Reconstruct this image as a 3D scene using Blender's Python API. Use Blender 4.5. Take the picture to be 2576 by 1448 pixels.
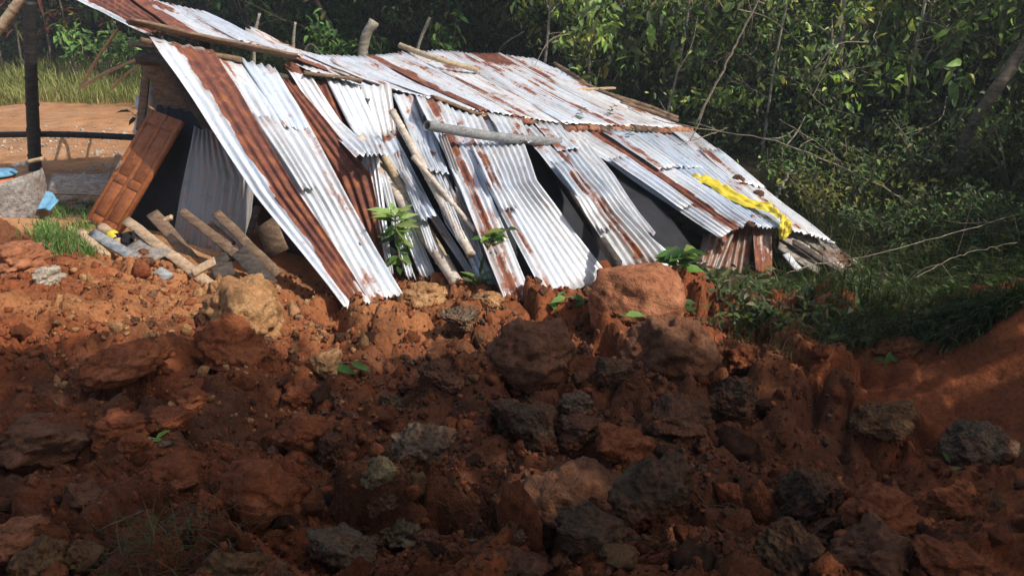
import bpy, math, random
import numpy as np
from mathutils import Vector, Matrix

random.seed(7)
rng = np.random.default_rng(7)
scene = bpy.context.scene
for o in list(bpy.data.objects):
    bpy.data.objects.remove(o)
COL = scene.collection

# ------------------------------------------------------------------ camera
CAM_H = 2.4
PITCH = math.radians(21)
FPX = 2005.0                      # focal length in photo units (2576 wide)
cam_data = bpy.data.cameras.new('camera')
cam_data.sensor_width = 36
cam_data.lens = 36 * FPX / 2576
cam_data.clip_start = 0.05
cam_data.clip_end = 3000
cam = bpy.data.objects.new('camera', cam_data)
COL.objects.link(cam)
cam.location = (0, 0, CAM_H)
cam.rotation_euler = (math.pi / 2 - PITCH, 0, 0)
scene.camera = cam

# ------------------------------------------------------------------ sky, sun, exposure
TO_SUN = Vector((0.80, -0.42, 1.0)).normalized()
SUN_EL = math.asin(TO_SUN.z)
SUN_AZ = math.atan2(TO_SUN.x, TO_SUN.y)
world = bpy.data.worlds.new('World')
scene.world = world
world.use_nodes = True
wn = world.node_tree.nodes
wl = world.node_tree.links
sky = wn.new('ShaderNodeTexSky')
sky.sky_type = 'NISHITA'
sky.sun_disc = False
sky.sun_elevation = SUN_EL
sky.sun_rotation = SUN_AZ
sky.air_density = 1.2
sky.dust_density = 3.5
wn['Background'].inputs['Strength'].default_value = 0.15
wl.new(sky.outputs[0], wn['Background'].inputs['Color'])
sun_data = bpy.data.lights.new('sun', 'SUN')
sun_data.energy = 3.9
sun_data.angle = math.radians(0.53)
sun_data.color = (1.0, 0.95, 0.86)
sun = bpy.data.objects.new('sun', sun_data)
COL.objects.link(sun)
sun.location = TO_SUN * 40
sun.rotation_euler = (-TO_SUN).to_track_quat('-Z', 'Y').to_euler()
vs = scene.view_settings
vs.view_transform = 'Standard'
vs.look = 'None'
vs.gamma = 1
vs.exposure = 0.35
vs.use_curve_mapping = False

# ------------------------------------------------------------------ numpy noise
def _hash(ix, iy, iz, seed):
    h = (ix.astype(np.int64) * 374761393 + iy.astype(np.int64) * 668265263 +
         iz.astype(np.int64) * 2147483647 + seed * 1274126177) & 0xffffffff
    h = ((h ^ (h >> 13)) * 1274126177) & 0xffffffff
    h = h ^ (h >> 16)
    return (h & 0xffffff) / float(0xffffff)

def vnoise(p, seed=0):
    p = np.asarray(p, float)
    if p.shape[1] == 2:
        p = np.c_[p, np.zeros(len(p))]
    i = np.floor(p).astype(np.int64)
    f = p - i
    f = f * f * f * (f * (f * 6 - 15) + 10)
    r = 0
    for dx in (0, 1):
        wx = f[:, 0] if dx else 1 - f[:, 0]
        for dy in (0, 1):
            wy = f[:, 1] if dy else 1 - f[:, 1]
            for dz in (0, 1):
                wz = f[:, 2] if dz else 1 - f[:, 2]
                r = r + wx * wy * wz * _hash(i[:, 0] + dx, i[:, 1] + dy, i[:, 2] + dz, seed)
    return r * 2 - 1

def fbm(p, octaves=4, seed=0, gain=0.5):
    p = np.asarray(p, float)
    a, r = 1.0, 0
    for k in range(octaves):
        r = r + a * vnoise(p * (2.03 ** k) + 17.3 * k, seed + k)
        a *= gain
    return r

def worley(p, seed=0):
    """distance to nearest jittered cell point and that cell's random value (2D)"""
    p = np.asarray(p, float)[:, :2]
    i = np.floor(p).astype(np.int64)
    best = np.full(len(p), 9.0)
    val = np.zeros(len(p))
    z = np.zeros(len(p), np.int64)
    for dx in (-1, 0, 1):
        for dy in (-1, 0, 1):
            cx, cy = i[:, 0] + dx, i[:, 1] + dy
            jx = cx + 0.15 + 0.7 * _hash(cx, cy, z, seed + 1)
            jy = cy + 0.15 + 0.7 * _hash(cx, cy, z, seed + 2)
            d = np.hypot(p[:, 0] - jx, p[:, 1] - jy)
            m = d < best
            best = np.where(m, d, best)
            val = np.where(m, _hash(cx, cy, z, seed + 3), val)
    return best, val

def blocks(p, seed=0):
    """broken earth: each cell a tilted block, cracks between them; returns height (0..1) """
    p = np.asarray(p, float)[:, :2]
    i = np.floor(p).astype(np.int64)
    f1 = np.full(len(p), 9.0); f2 = np.full(len(p), 9.0)
    val = np.zeros(len(p)); tx = np.zeros(len(p)); ty = np.zeros(len(p)); ox = np.zeros(len(p)); oy = np.zeros(len(p))
    z = np.zeros(len(p), np.int64)
    for dx in (-1, 0, 1):
        for dy in (-1, 0, 1):
            cx, cy = i[:, 0] + dx, i[:, 1] + dy
            ax = p[:, 0] - cx - .1 - .8 * _hash(cx, cy, z, seed + 1); ay = p[:, 1] - cy - .1 - .8 * _hash(cx, cy, z, seed + 2)
            d = np.hypot(ax, ay); m = d < f1
            f2 = np.where(m, f1, np.minimum(f2, d)); f1 = np.where(m, d, f1)
            val = np.where(m, _hash(cx, cy, z, seed + 3), val)
            tx = np.where(m, _hash(cx, cy, z, seed + 4) - .5, tx); ty = np.where(m, _hash(cx, cy, z, seed + 5) - .5, ty)
            ox = np.where(m, ax, ox); oy = np.where(m, ay, oy)
    e = sstep(.0, .22, f2 - f1)
    return e * (.25 + .75 * val ** 1.5 + 1.1 * (tx * ox + ty * oy) - .35 * f1 * f1), val

def sstep(a, b, x):
    t = np.clip((np.asarray(x, float) - a) / (b - a), 0, 1)
    return t * t * (3 - 2 * t)

# ------------------------------------------------------------------ laying out the place
CAM = np.array([0, 0, CAM_H])
def ray(px, py):
    u = (px - 1288) / FPX
    v = (724 - py) / FPX
    return np.array([u, math.cos(PITCH) + v * math.sin(PITCH), -math.sin(PITCH) + v * math.cos(PITCH)])
def V(px, py, Y):
    d = ray(px, py)
    return CAM + d * (Y / d[1])
def VZ(px, py, z):
    d = ray(px, py)
    return CAM + d * ((z - CAM_H) / d[2])
RA = V(370, 95, 7.6)              # the two ends of the fallen ridge
RB = V(1740, 330, 11.0)
_rn = np.cross([RB[0] - RA[0], RB[1] - RA[1], 0], [0, 0, 1])
def VPl(px, py, p0, n):
    d = ray(px, py)
    return CAM + d * (np.dot(n, p0 - CAM) / np.dot(n, d))
def VR(px, py):
    return VPl(px, py, RA, _rn)
_ue = [(120, -24, 10.0), (292, -40, 10.6), (425, 22, 10.9), (522, 42, 10.9), (640, 95, 10.2), (705, 112, 10.3), (800, 136, 10.5), (927, 142, 11.1), (1012, 134, 11.6), (1110, 128, 12.0), (1192, 136, 12.3), (1262, 137, 12.5), (1346, 152, 12.6), (1398, 174, 12.6), (1500, 226, 12.1), (1610, 275, 11.5)]
_ue += [(x, y, VR(x, y)[1]) for x, y in [(372, 98), (446, 92), (622, 126), (742, 158), (770, 186), (985, 236), (1092, 256), (1200, 286), (1312, 302), (1412, 316), (1528, 322), (1620, 327), (1740, 332)]]
_ue = np.array(_ue) / [1000, 1000, 1]
def _ker(a, b):
    r = np.hypot(a[:, None, 0] - b[None, :, 0], a[:, None, 1] - b[None, :, 1])
    return np.where(r > 1e-9, r * r * np.log(np.maximum(r, 1e-9)), 0)
_uP = np.c_[np.ones(len(_ue)), _ue[:, :2]]
_uw = np.linalg.solve(np.block([[_ker(_ue, _ue) + np.eye(len(_ue)) * 1e-3, _uP], [_uP.T, np.zeros((3, 3))]]), np.r_[_ue[:, 2], 0, 0, 0])
def VU(px, py):                   # on the warped back roof slope
    q = np.array([[px / 1000, py / 1000]])
    return V(px, py, float((_ker(q, _ue) @ _uw[:len(_ue)])[0] + _uw[-3] + _uw[-2] * q[0, 0] + _uw[-1] * q[0, 1]))

# ------------------------------------------------------------------ terrain
_cp = []
def cpz(x, y, z): _cp.append((x, y, z))
def cpp(px, py, Y):
    p = V(px, py, Y); _cp.append(tuple(p))
for x, y in [(-12, 8), (-12, 12), (-12, 18), (-8, 8), (-7, 11), (-7, 15), (-4.6, 8.2), (-4.5, 12), (-5, 18), (-9, 18), (-6, 9.5)]:
    cpz(x, y, 0)
for t in [(-2, 12, 0), (0, 13, .0), (2, 13, .1), (4.5, 12.5, .1), (-3, 7.5, .1), (-2, 6.7, .08), (-1, 6.3, .02), (0, 6.5, 0), (1, 7.1, -.05),
          (2, 8.0, -.35), (3, 9, -.5), (0, 8.5, 0), (1.5, 9.5, -.15), (-1.06, 5.5, .08), (-.8, 5.6, .1), (.26, 5.5, .1), (.8, 6.0, .05), (1.4, 6.4, -.05),
          (0, 16, .3), (0, 22, 2.2), (-10, 21, .5), (-10, 26, 2.4), (8, 14, 1.6), (12, 10, 3), (10, 20, 4), (14, 16, 5), (6, 11, .4), (7.5, 8, 1.0), (6, 6.5, .5),
          (0, 0, .8), (-4, 0, .7), (4, 0, .6), (0, -4, 1.2), (-5, -4, 1), (5, -3, 1.8), (-6, 3.2, .55), (-9, 4, .4), (5, 3, .7), (8, 3, 2.4), (8, -2, 3), (-12, 2, .4)]:
    cpz(*t)
for t in [(0, 548, 6.3), (120, 575, 6.3), (260, 640, 6.2), (400, 690, 5.95), (560, 715, 5.8), (700, 770, 5.35), (760, 800, 5.2),
          (0, 850, 4.2), (350, 850, 4.25), (600, 850, 4.4), (0, 1100, 3.05), (400, 1100, 3.1), (800, 1000, 3.8), (0, 1448, 2.0), (600, 1448, 2.05),
          (960, 800, 5.2), (1150, 800, 5.1), (1100, 900, 4.4), (1200, 1100, 3.35), (1200, 1448, 2.1), (1500, 850, 5.0), (1500, 1000, 4.0), (1700, 850, 5.2),
          (1900, 830, 5.5), (2100, 980, 4.65), (2000, 1250, 3.3), (2100, 1448, 2.4), (2500, 1300, 3.0), (2500, 1448, 2.5), (1600, 1250, 2.9),
          (2576, 772, 4.85), (2490, 812, 4.95), (2400, 868, 5.0), (2210, 1075, 4.55), (2400, 1060, 4.5), (2576, 1000, 4.4), (2300, 990, 4.75), (2468, 1190, 3.85), (2576, 1180, 3.8), (2150, 720, 8.0), (2300, 800, 6.8), (2000, 760, 6.4),
          (2500, 500, 9.6), (2300, 560, 9.4), (2576, 640, 7.6)]:
    cpp(*t)
_cp = np.array(_cp)
def _tps(r):
    return np.where(r > 1e-6, r * r * np.log(np.maximum(r, 1e-6)), 0)
_n = len(_cp)
_K = _tps(np.hypot(_cp[:, None, 0] - _cp[None, :, 0], _cp[:, None, 1] - _cp[None, :, 1])) + np.eye(_n) * 0.12
_P = np.c_[np.ones(_n), _cp[:, :2]]
_M = np.block([[_K, _P], [_P.T, np.zeros((3, 3))]])
_w = np.linalg.solve(_M, np.r_[_cp[:, 2], 0, 0, 0])
def Hbase(x, y):
    x = np.atleast_1d(np.asarray(x, float)); y = np.atleast_1d(np.asarray(y, float))
    xs = np.clip(x, -15, 15); ys = np.clip(y, -6, 26)
    out = np.zeros(len(x))
    for s in range(0, len(x), 40000):
        e = s + 40000
        r = np.hypot(xs[s:e, None] - _cp[None, :, 0], ys[s:e, None] - _cp[None, :, 1])
        out[s:e] = _tps(r) @ _w[:_n] + _w[_n] + _w[_n + 1] * xs[s:e] + _w[_n + 2] * ys[s:e]
    far = np.maximum(0, np.hypot(x - xs, y - ys))
    out = np.clip(out, -1.5, 8) + 14 * (1 - np.exp(-far / 60)) * np.where((x < -15) & (y < 20), .15, 1)
    return out
def rubble_mask(x, y):
    edge = 6.35 - 0.28 * np.clip(x + 1.2, -5, 0) * 0 + 0.25 * vnoise(np.c_[x * .9, y * .9], 5)
    m = 1 - sstep(edge - .35, edge + .35, y)
    left = sstep(-7.5, -6, x)
    return m * np.maximum(left, .25) * (1 - sstep(5, 7, x))
HOLES = []
def Hdetail(x, y):
    p = np.c_[x, y]
    m = rubble_mask(x, y)
    bank = sstep(2.6, 3.0, x + .3 * (y - 4)) * sstep(3.6, 4.0, y) * (1 - sstep(5.2, 5.6, y))
    m = m * (1 - .68 * bank)
    lit = sstep(3.9, 4.8, y) * (1 - sstep(-1.6, -0.9, x))
    m = m * (1 - .45 * lit)
    d1, v1 = worley(p * 2.6 + .3 * fbm(p * 4, 2, 9)[:, None], 11)
    d2, v2 = worley(p * 6.5 + .35 * fbm(p * 9, 2, 19)[:, None], 21)
    d3, v3 = worley(p * 15 + .3 * fbm(p * 20, 2, 29)[:, None], 31)
    d0, v0 = worley(p * 1.25 + .35 * fbm(p * 2, 3, 8)[:, None], 15)
    h = .12 * fbm(p * 1.1, 3, 3) + .17 * (v0 - .4) * np.sqrt(np.clip(1 - (d0 / .8) ** 2, 0, 1)) + .05 * fbm(p * 4.5, 4, 13)
    h = h + .13 * (v1 - .35) * np.sqrt(np.clip(1 - (d1 / .85) ** 2, 0, 1)) * 1.2
    h = h + .055 * v2 * np.sqrt(np.clip(1 - (d2 / .8) ** 2, 0, 1))
    h = h + .022 * v3 * np.sqrt(np.clip(1 - (d3 / .8) ** 2, 0, 1))
    w1 = p + .10 * np.c_[fbm(p * 3.1, 3, 101), fbm(p * 3.1 + 9, 3, 102)]
    w2 = p + .035 * np.c_[fbm(p * 9, 3, 103), fbm(p * 9 + 9, 3, 104)]
    h = .10 * fbm(p * 1.1, 3, 3) + .29 * blocks(w1 * 1.7, 201)[0] * sstep(-.35, .2, fbm(p * .9 + 40, 2, 211)) + .12 * blocks(w1 * 3.8, 221)[0] + .045 * blocks(w2 * 10, 231)[0] + .018 * blocks(w2 * 24, 241)[0] - .12
    h = h + .012 * fbm(p * 14, 3, 41)
    soft = .05 * fbm(p * .8, 3, 51) + .012 * fbm(p * 5, 3, 61)
    for cx, cy, rx, ry, dp in HOLES:
        h = h - dp * np.exp(-(((x - cx) / rx) ** 2 + ((y - cy) / ry) ** 2) ** 2)
    return m * h + (1 - m) * soft * np.where(y < 20, 1, 3)
def H(x, y):
    x = np.atleast_1d(np.asarray(x, float)); y = np.atleast_1d(np.asarray(y, float))
    return Hbase(x, y) + Hdetail(x, y)
def G(px, py, detail=False):
    """where the ray through a photo point meets the ground"""
    d = ray(px, py)
    ts = np.geomspace(1.4, 40, 700)
    P = CAM + ts[:, None] * d
    hb = Hbase(P[:, 0], P[:, 1])
    k = int(np.argmax(P[:, 2] < hb))
    if detail:
        a = int(np.argmax(P[:, 2] < hb + .34)); b = max(k + 40, a + 2); Q = P[a:b]
        m = Q[:, 2] < hb[a:b] + Hdetail(Q[:, 0], Q[:, 1])
        if m.any(): k = a + int(np.argmax(m))
    return P[k]

_h = [(G(315, 985), .26, .17, .30), (G(1655, 1295), .12, .24, .34), (G(1500, 1365), .17, .09, .22), (G(880, 800), .24, .16, .16)]
HOLES += [(g_[0], g_[1], a_, b_, d_) for g_, a_, b_, d_ in _h]
# ------------------------------------------------------------------ mesh helpers
def mk(name, verts, faces, mat=None, parent=None, origin=None, attrs=None, smooth=True, uv=None):
    """faces: list of int arrays (n,3)/(n,4) or list of tuples"""
    verts = np.asarray(verts, np.float32).reshape(-1, 3)
    if parent is not None:
        off = np.array(parent['_o'])
    elif origin is not None:
        off = np.array(origin, float)
    else:
        off = np.array([verts[:, 0].mean(), verts[:, 1].mean(), verts[:, 2].min()])
    me = bpy.data.meshes.new(name)
    me.vertices.add(len(verts))
    me.vertices.foreach_set('co', (verts - off).astype(np.float32).ravel())
    loops, starts, tot = [], [], 0
    for f in faces:
        f = np.asarray(f, np.int32)
        if f.ndim == 1:
            f = f[None]
        if len(f) == 0:
            continue
        k = f.shape[1]
        loops.append(f.ravel())
        starts.append(tot + np.arange(len(f)) * k)
        tot += f.size
    loops = np.concatenate(loops); starts = np.concatenate(starts)
    me.loops.add(len(loops))
    me.loops.foreach_set('vertex_index', loops.astype(np.int32))
    me.polygons.add(len(starts))
    me.polygons.foreach_set('loop_start', starts.astype(np.int32))
    if smooth:
        me.polygons.foreach_set('use_smooth', np.ones(len(starts), bool))
    me.update(calc_edges=True)
    if attrs:
        for k, a in attrs.items():
            a = np.asarray(a, np.float32)
            if a.ndim == 1:
                at = me.attributes.new(k, 'FLOAT', 'POINT'); at.data.foreach_set('value', a)
            elif a.shape[1] == 3 and k == 'uvw':
                at = me.attributes.new(k, 'FLOAT_VECTOR', 'POINT'); at.data.foreach_set('vector', a.ravel())
            else:
                if a.shape[1] == 3:
                    a = np.c_[a, np.ones(len(a), np.float32)]
                at = me.attributes.new(k, 'FLOAT_COLOR', 'POINT'); at.data.foreach_set('color', a.astype(np.float32).ravel())
    if mat:
        me.materials.append(mat)
    o = bpy.data.objects.new(name, me)
    COL.objects.link(o)
    if parent is not None:
        o.parent = parent
        o['_o'] = [float(t) for t in off]
    else:
        o.location = off
        o['_o'] = [float(t) for t in off]
    return o
def subchild(o, part):
    """part meshes keep their thing's origin, so a sub-part parents straight on"""
    o.parent = part
def empty(name, loc):
    o = bpy.data.objects.new(name, None)
    COL.objects.link(o)
    o.location = [float(t) for t in loc]
    o['_o'] = [float(t) for t in loc]
    return o
def tag(o, label, cat, group=None):
    o['label'] = label; o['category'] = cat
    if group: o['group'] = group
    return o
def structure(o):
    o['kind'] = 'structure'; return o
def stuff(o):
    o['kind'] = 'stuff'; return o

class MB:
    def __init__(self):
        self.v, self.f3, self.f4, self.n, self.c = [], [], [], 0, []
    def add(self, v, f3=None, f4=None, c=None):
        v = np.asarray(v, float)
        if f3 is not None and len(f3): self.f3.append(np.asarray(f3, int) + self.n)
        if f4 is not None and len(f4): self.f4.append(np.asarray(f4, int) + self.n)
        self.v.append(v); self.n += len(v)
        self.c.append(np.tile(np.asarray(c if c is not None else (1, 1, 1), float), (len(v), 1)) if (c is None or np.ndim(c) == 1) else np.asarray(c))
        return self
    def build(self, name, mat, parent=None, origin=None, smooth=True, color=False):
        fs = []
        if self.f3: fs.append(np.concatenate(self.f3))
        if self.f4: fs.append(np.concatenate(self.f4))
        at = {'lc': np.concatenate(self.c)} if color else None
        return mk(name, np.concatenate(self.v), fs, mat, parent, origin, at, smooth)

def norm(a):
    a = np.asarray(a, float)
    return a / np.maximum(np.linalg.norm(a, axis=-1, keepdims=True), 1e-9)
def curve_pts(pts, n):
    """Catmull-Rom through pts"""
    pts = np.asarray(pts, float)
    if len(pts) == 2:
        t = np.linspace(0, 1, n)[:, None]
        return pts[0] * (1 - t) + pts[1] * t
    P = np.vstack([2 * pts[0] - pts[1], pts, 2 * pts[-1] - pts[-2]])
    out = []
    for s in np.linspace(0, len(pts) - 1 - 1e-6, n):
        i = int(s); t = s - i
        p0, p1, p2, p3 = P[i:i + 4]
        out.append(.5 * (2 * p1 + (p2 - p0) * t + (2 * p0 - 5 * p1 + 4 * p2 - p3) * t * t + (3 * p1 - p0 - 3 * p2 + p3) * t ** 3))
    return np.array(out)
def tube(mb, path, radii, k=8, wob=0.0, seed=0, cap=True, c=None):
    path = np.asarray(path, float); n = len(path)
    radii = np.broadcast_to(np.asarray(radii, float), (n,))
    T = norm(np.gradient(path, axis=0))
    ref = np.array([0, 0, 1.0]) if abs(T[0][2]) < .9 else np.array([1.0, 0, 0])
    U = norm(np.cross(T, ref)); W = np.cross(T, U)
    a = np.linspace(0, 2 * math.pi, k, endpoint=False)
    ring = U[:, None, :] * np.cos(a)[None, :, None] + W[:, None, :] * np.sin(a)[None, :, None]
    v = path[:, None, :] + ring * radii[:, None, None]
    v = v.reshape(-1, 3)
    if wob:
        v = v + (ring.reshape(-1, 3)) * (wob * fbm(v * 9, 3, seed))[:, None]
    f4 = []
    i = np.arange(n - 1)[:, None] * k; j = np.arange(k)[None, :]
    jn = (j + 1) % k
    f4 = np.stack([i + j, i + jn, i + k + jn, i + k + j], -1).reshape(-1, 4)
    f3 = []
    if cap:
        v = np.vstack([v, path[0], path[-1]])
        c0, c1 = n * k, n * k + 1
        for q in range(k):
            f3.append((c0, (q + 1) % k, q)); f3.append((c1, (n - 1) * k + q, (n - 1) * k + (q + 1) % k))
    return mb.add(v, f3, f4, c)
def bamboo_path(mb, pts, r0, r1, nodes, k=12):
    n = nodes * 10 + 1
    P = curve_pts(pts, n)
    t = np.linspace(0, 1, n)
    r = r0 + (r1 - r0) * t
    bump = np.where(np.arange(n) % 10 == 0, 1.14, np.where((np.arange(n) % 10 == 1) | (np.arange(n) % 10 == 9), .965, 1.0))
    return tube(mb, P, r * bump, k)
def board(mb, p0, p1, w, t, up=(0, 0, 1), seg=10, seed=0, rough=.004, taper=1.0, ragged=.0):
    """a plank from p0 to p1, chamfered cross-section, a little uneven"""
    p0 = np.asarray(p0, float); p1 = np.asarray(p1, float)
    T = norm(p1 - p0); S = norm(np.cross(T, np.asarray(up, float))); N = np.cross(S, T)
    b = min(w, t) * .18
    prof = np.array([(-w / 2 + b, -t / 2), (w / 2 - b, -t / 2), (w / 2, -t / 2 + b), (w / 2, t / 2 - b), (w / 2 - b, t / 2), (-w / 2 + b, t / 2), (-w / 2, t / 2 - b), (-w / 2, -t / 2 + b)])
    k = 8
    L = np.linspace(0, 1, seg + 1)
    wd = 1 + (taper - 1) * L
    v = p0 + (p1 - p0) * L[:, None, None] + S * (prof[:, 0][None, :, None] * wd[:, None, None]) + N * prof[:, 1][None, :, None]
    v = v.reshape(-1, 3)
    v = v + N * (rough * fbm(v * 5 + seed, 3, seed))[:, None] + S * (rough * fbm(v * 4 + 7 + seed, 3, seed + 3))[:, None]
    if ragged:
        e = np.repeat(np.where((L == 0) | (L == 1), 1, 0), k) * np.repeat(np.sign(L - .5), k)
        v = v + T * (e * ragged * fbm(v * 30, 2, seed))[:, None]
    i = np.arange(seg)[:, None] * k; j = np.arange(k)[None, :]; jn = (j + 1) % k
    f4 = np.stack([i + j, i + jn, i + k + jn, i + k + j], -1).reshape(-1, 4)
    nv = len(v)
    v = np.vstack([v, v[:k].mean(0), v[-k:].mean(0)])
    f3 = [(nv, (q + 1) % k, q) for q in range(k)] + [(nv + 1, seg * k + q, seg * k + (q + 1) % k) for q in range(k)]
    return mb.add(v, f3, f4)

# leaves ------------------------------------------------------------
def leaves(mb, P, D, U, L, W, col, curl=.25, simple=False, fold=.25):
    P = np.asarray(P, float); n = len(P)
    if n == 0: return mb
    D = norm(D); S = norm(np.cross(D, U)); N = np.cross(S, D)
    L = np.broadcast_to(np.asarray(L, float), (n,))[:, None]; W = np.broadcast_to(np.asarray(W, float), (n,))[:, None]
    col = np.broadcast_to(np.asarray(col, float), (n, 3))
    if simple:
        v = np.stack([P, P + D * L * .45 + S * W * .5 + N * W * fold, P + D * L - N * L * curl, P + D * L * .45 - S * W * .5 + N * W * fold], 1)
        b = np.arange(n)[:, None] * 4
        f3 = np.concatenate([b + [0, 1, 2], b + [0, 2, 3]])
        return mb.add(v.reshape(-1, 3), f3, None, np.repeat(col, 4, 0))
    def at(t, s):
        return P + D * L * t + S * W * s * .5 + N * (W * abs(s) * fold - L * curl * t * t)
    v = np.stack([P, at(.3, .9), at(.3, 0), at(.3, -.9), at(.68, .72), at(.68, 0), at(.68, -.72), at(1, 0)], 1)
    b = np.arange(n)[:, None] * 8
    f3 = np.concatenate([b + [0, 2, 1], b + [0, 3, 2], b + [4, 5, 7], b + [5, 6, 7]])
    f4 = np.concatenate([b + [1, 2, 5, 4], b + [2, 3, 6, 5]])
    return mb.add(v.reshape(-1, 3), f3, f4, np.repeat(col, 8, 0))
def rdir(n, down=0.0):
    d = rng.normal(size=(n, 3)); d[:, 2] -= down
    return norm(d)
def pal(n, cols, wts, var=.25):
    cols = np.array(cols); k = rng.choice(len(cols), n, p=np.array(wts) / np.sum(wts))
    c = cols[k] * (1 + var * rng.normal(size=(n, 1)))
    return np.clip(c * (1 + .08 * rng.normal(size=(n, 3))), .004, .8)
def blades(mb, P, Hh, Wd, lean, col, seg=3):
    """grass blades: curved strips"""
    n = len(P); a = rng.uniform(0, 2 * math.pi, n)
    dr = np.c_[np.cos(a), np.sin(a), np.zeros(n)] * np.asarray(lean).reshape(-1, 1) if np.ndim(lean) < 2 else lean
    sd = norm(np.cross(dr + 1e-4, [0, 0, 1.0]))
    Hh = np.broadcast_to(Hh, (n,))[:, None]; Wd = np.broadcast_to(Wd, (n,))[:, None]
    vs_ = []
    for s in range(seg + 1):
        t = s / seg
        c = P + np.array([0, 0, 1.0]) * Hh * (t - .35 * t * t * np.clip(np.linalg.norm(dr, axis=1, keepdims=True), 0, 2)) + dr * Hh * t * t
        w = Wd * (1 - t) ** .7 * .5 + 1e-4
        vs_ += [c + sd * w, c - sd * w]
    v = np.stack(vs_, 1); k = 2 * (seg + 1)
    b = np.arange(n)[:, None] * k
    f4 = np.concatenate([b + [2 * s, 2 * s + 1, 2 * s + 3, 2 * s + 2] for s in range(seg)])
    col = np.broadcast_to(col, (n, 3))
    return mb.add(v.reshape(-1, 3), None, f4, np.repeat(col, k, 0))

# ------------------------------------------------------------------ materials
class NT:
    def __init__(self, name):
        self.m = bpy.data.materials.new(name); self.m.use_nodes = True
        self.t = self.m.node_tree; self.n = self.t.nodes; self.l = self.t.links
        self.p = self.n['Principled BSDF']; self.out = self.n['Material Output']
    def node(self, ty, **kw):
        x = self.n.new(ty)
        for k, v in kw.items(): setattr(x, k, v)
        return x
    def link(self, a, b): self.l.new(a, b)
    def noise(self, scale, detail=4, rough=.55, vec=None, dist=0):
        x = self.node('ShaderNodeTexNoise'); x.inputs['Scale'].default_value = scale; x.inputs['Detail'].default_value = detail
        x.inputs['Roughness'].default_value = rough; x.inputs['Distortion'].default_value = dist
        if vec is not None: self.link(vec, x.inputs['Vector'])
        return x
    def coord(self, which='Object'):
        return self.node('ShaderNodeTexCoord').outputs[which]
    def mapping(self, vec, scale):
        x = self.node('ShaderNodeMapping'); x.inputs['Scale'].default_value = scale; self.link(vec, x.inputs['Vector']); return x.outputs[0]
    def ramp(self, fac, stops):
        x = self.node('ShaderNodeValToRGB'); self.link(fac, x.inputs[0])
        e = x.color_ramp.elements
        while len(e) < len(stops): e.new(.5)
        for q, (p, c) in zip(e, stops):
            q.position = p; q.color = (*c, 1) if len(c) == 3 else c
        return x.outputs[0]
    def mix(self, fac, a, b, mode='MIX'):
        x = self.node('ShaderNodeMix', data_type='RGBA', blend_type=mode)
        for s, v in ((x.inputs[0], fac), (x.inputs[6], a), (x.inputs[7], b)):
            if hasattr(v, 'links'): self.link(v, s)
            elif isinstance(v, (int, float)): s.default_value = v
            else: s.default_value = (*v, 1)
        return x.outputs[2]
    def math(self, op, a, b=0.0, clamp=False):
        x = self.node('ShaderNodeMath', operation=op, use_clamp=clamp)
        for s, v in ((x.inputs[0], a), (x.inputs[1], b)):
            if hasattr(v, 'links'): self.link(v, s)
            else: s.default_value = v
        return x.outputs[0]
    def attr(self, name, out='Color'):
        x = self.node('ShaderNodeAttribute', attribute_name=name); return x.outputs[out]
    def bump(self, h, strength, dist):
        x = self.node('ShaderNodeBump'); x.inputs['Strength'].default_value = strength; x.inputs['Distance'].default_value = dist
        self.link(h, x.inputs['Height']); self.link(x.outputs[0], self.p.inputs['Normal']); return x
    def base(self, c):
        if hasattr(c, 'links'): self.link(c, self.p.inputs['Base Color'])
        else: self.p.inputs['Base Color'].default_value = (*c, 1)
    def set(self, rough=.8, metal=0, spec=.3):
        self.p.inputs['Roughness'].default_value = rough; self.p.inputs['Metallic'].default_value = metal
        self.p.inputs['Specular IOR Level'].default_value = spec; return self

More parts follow.
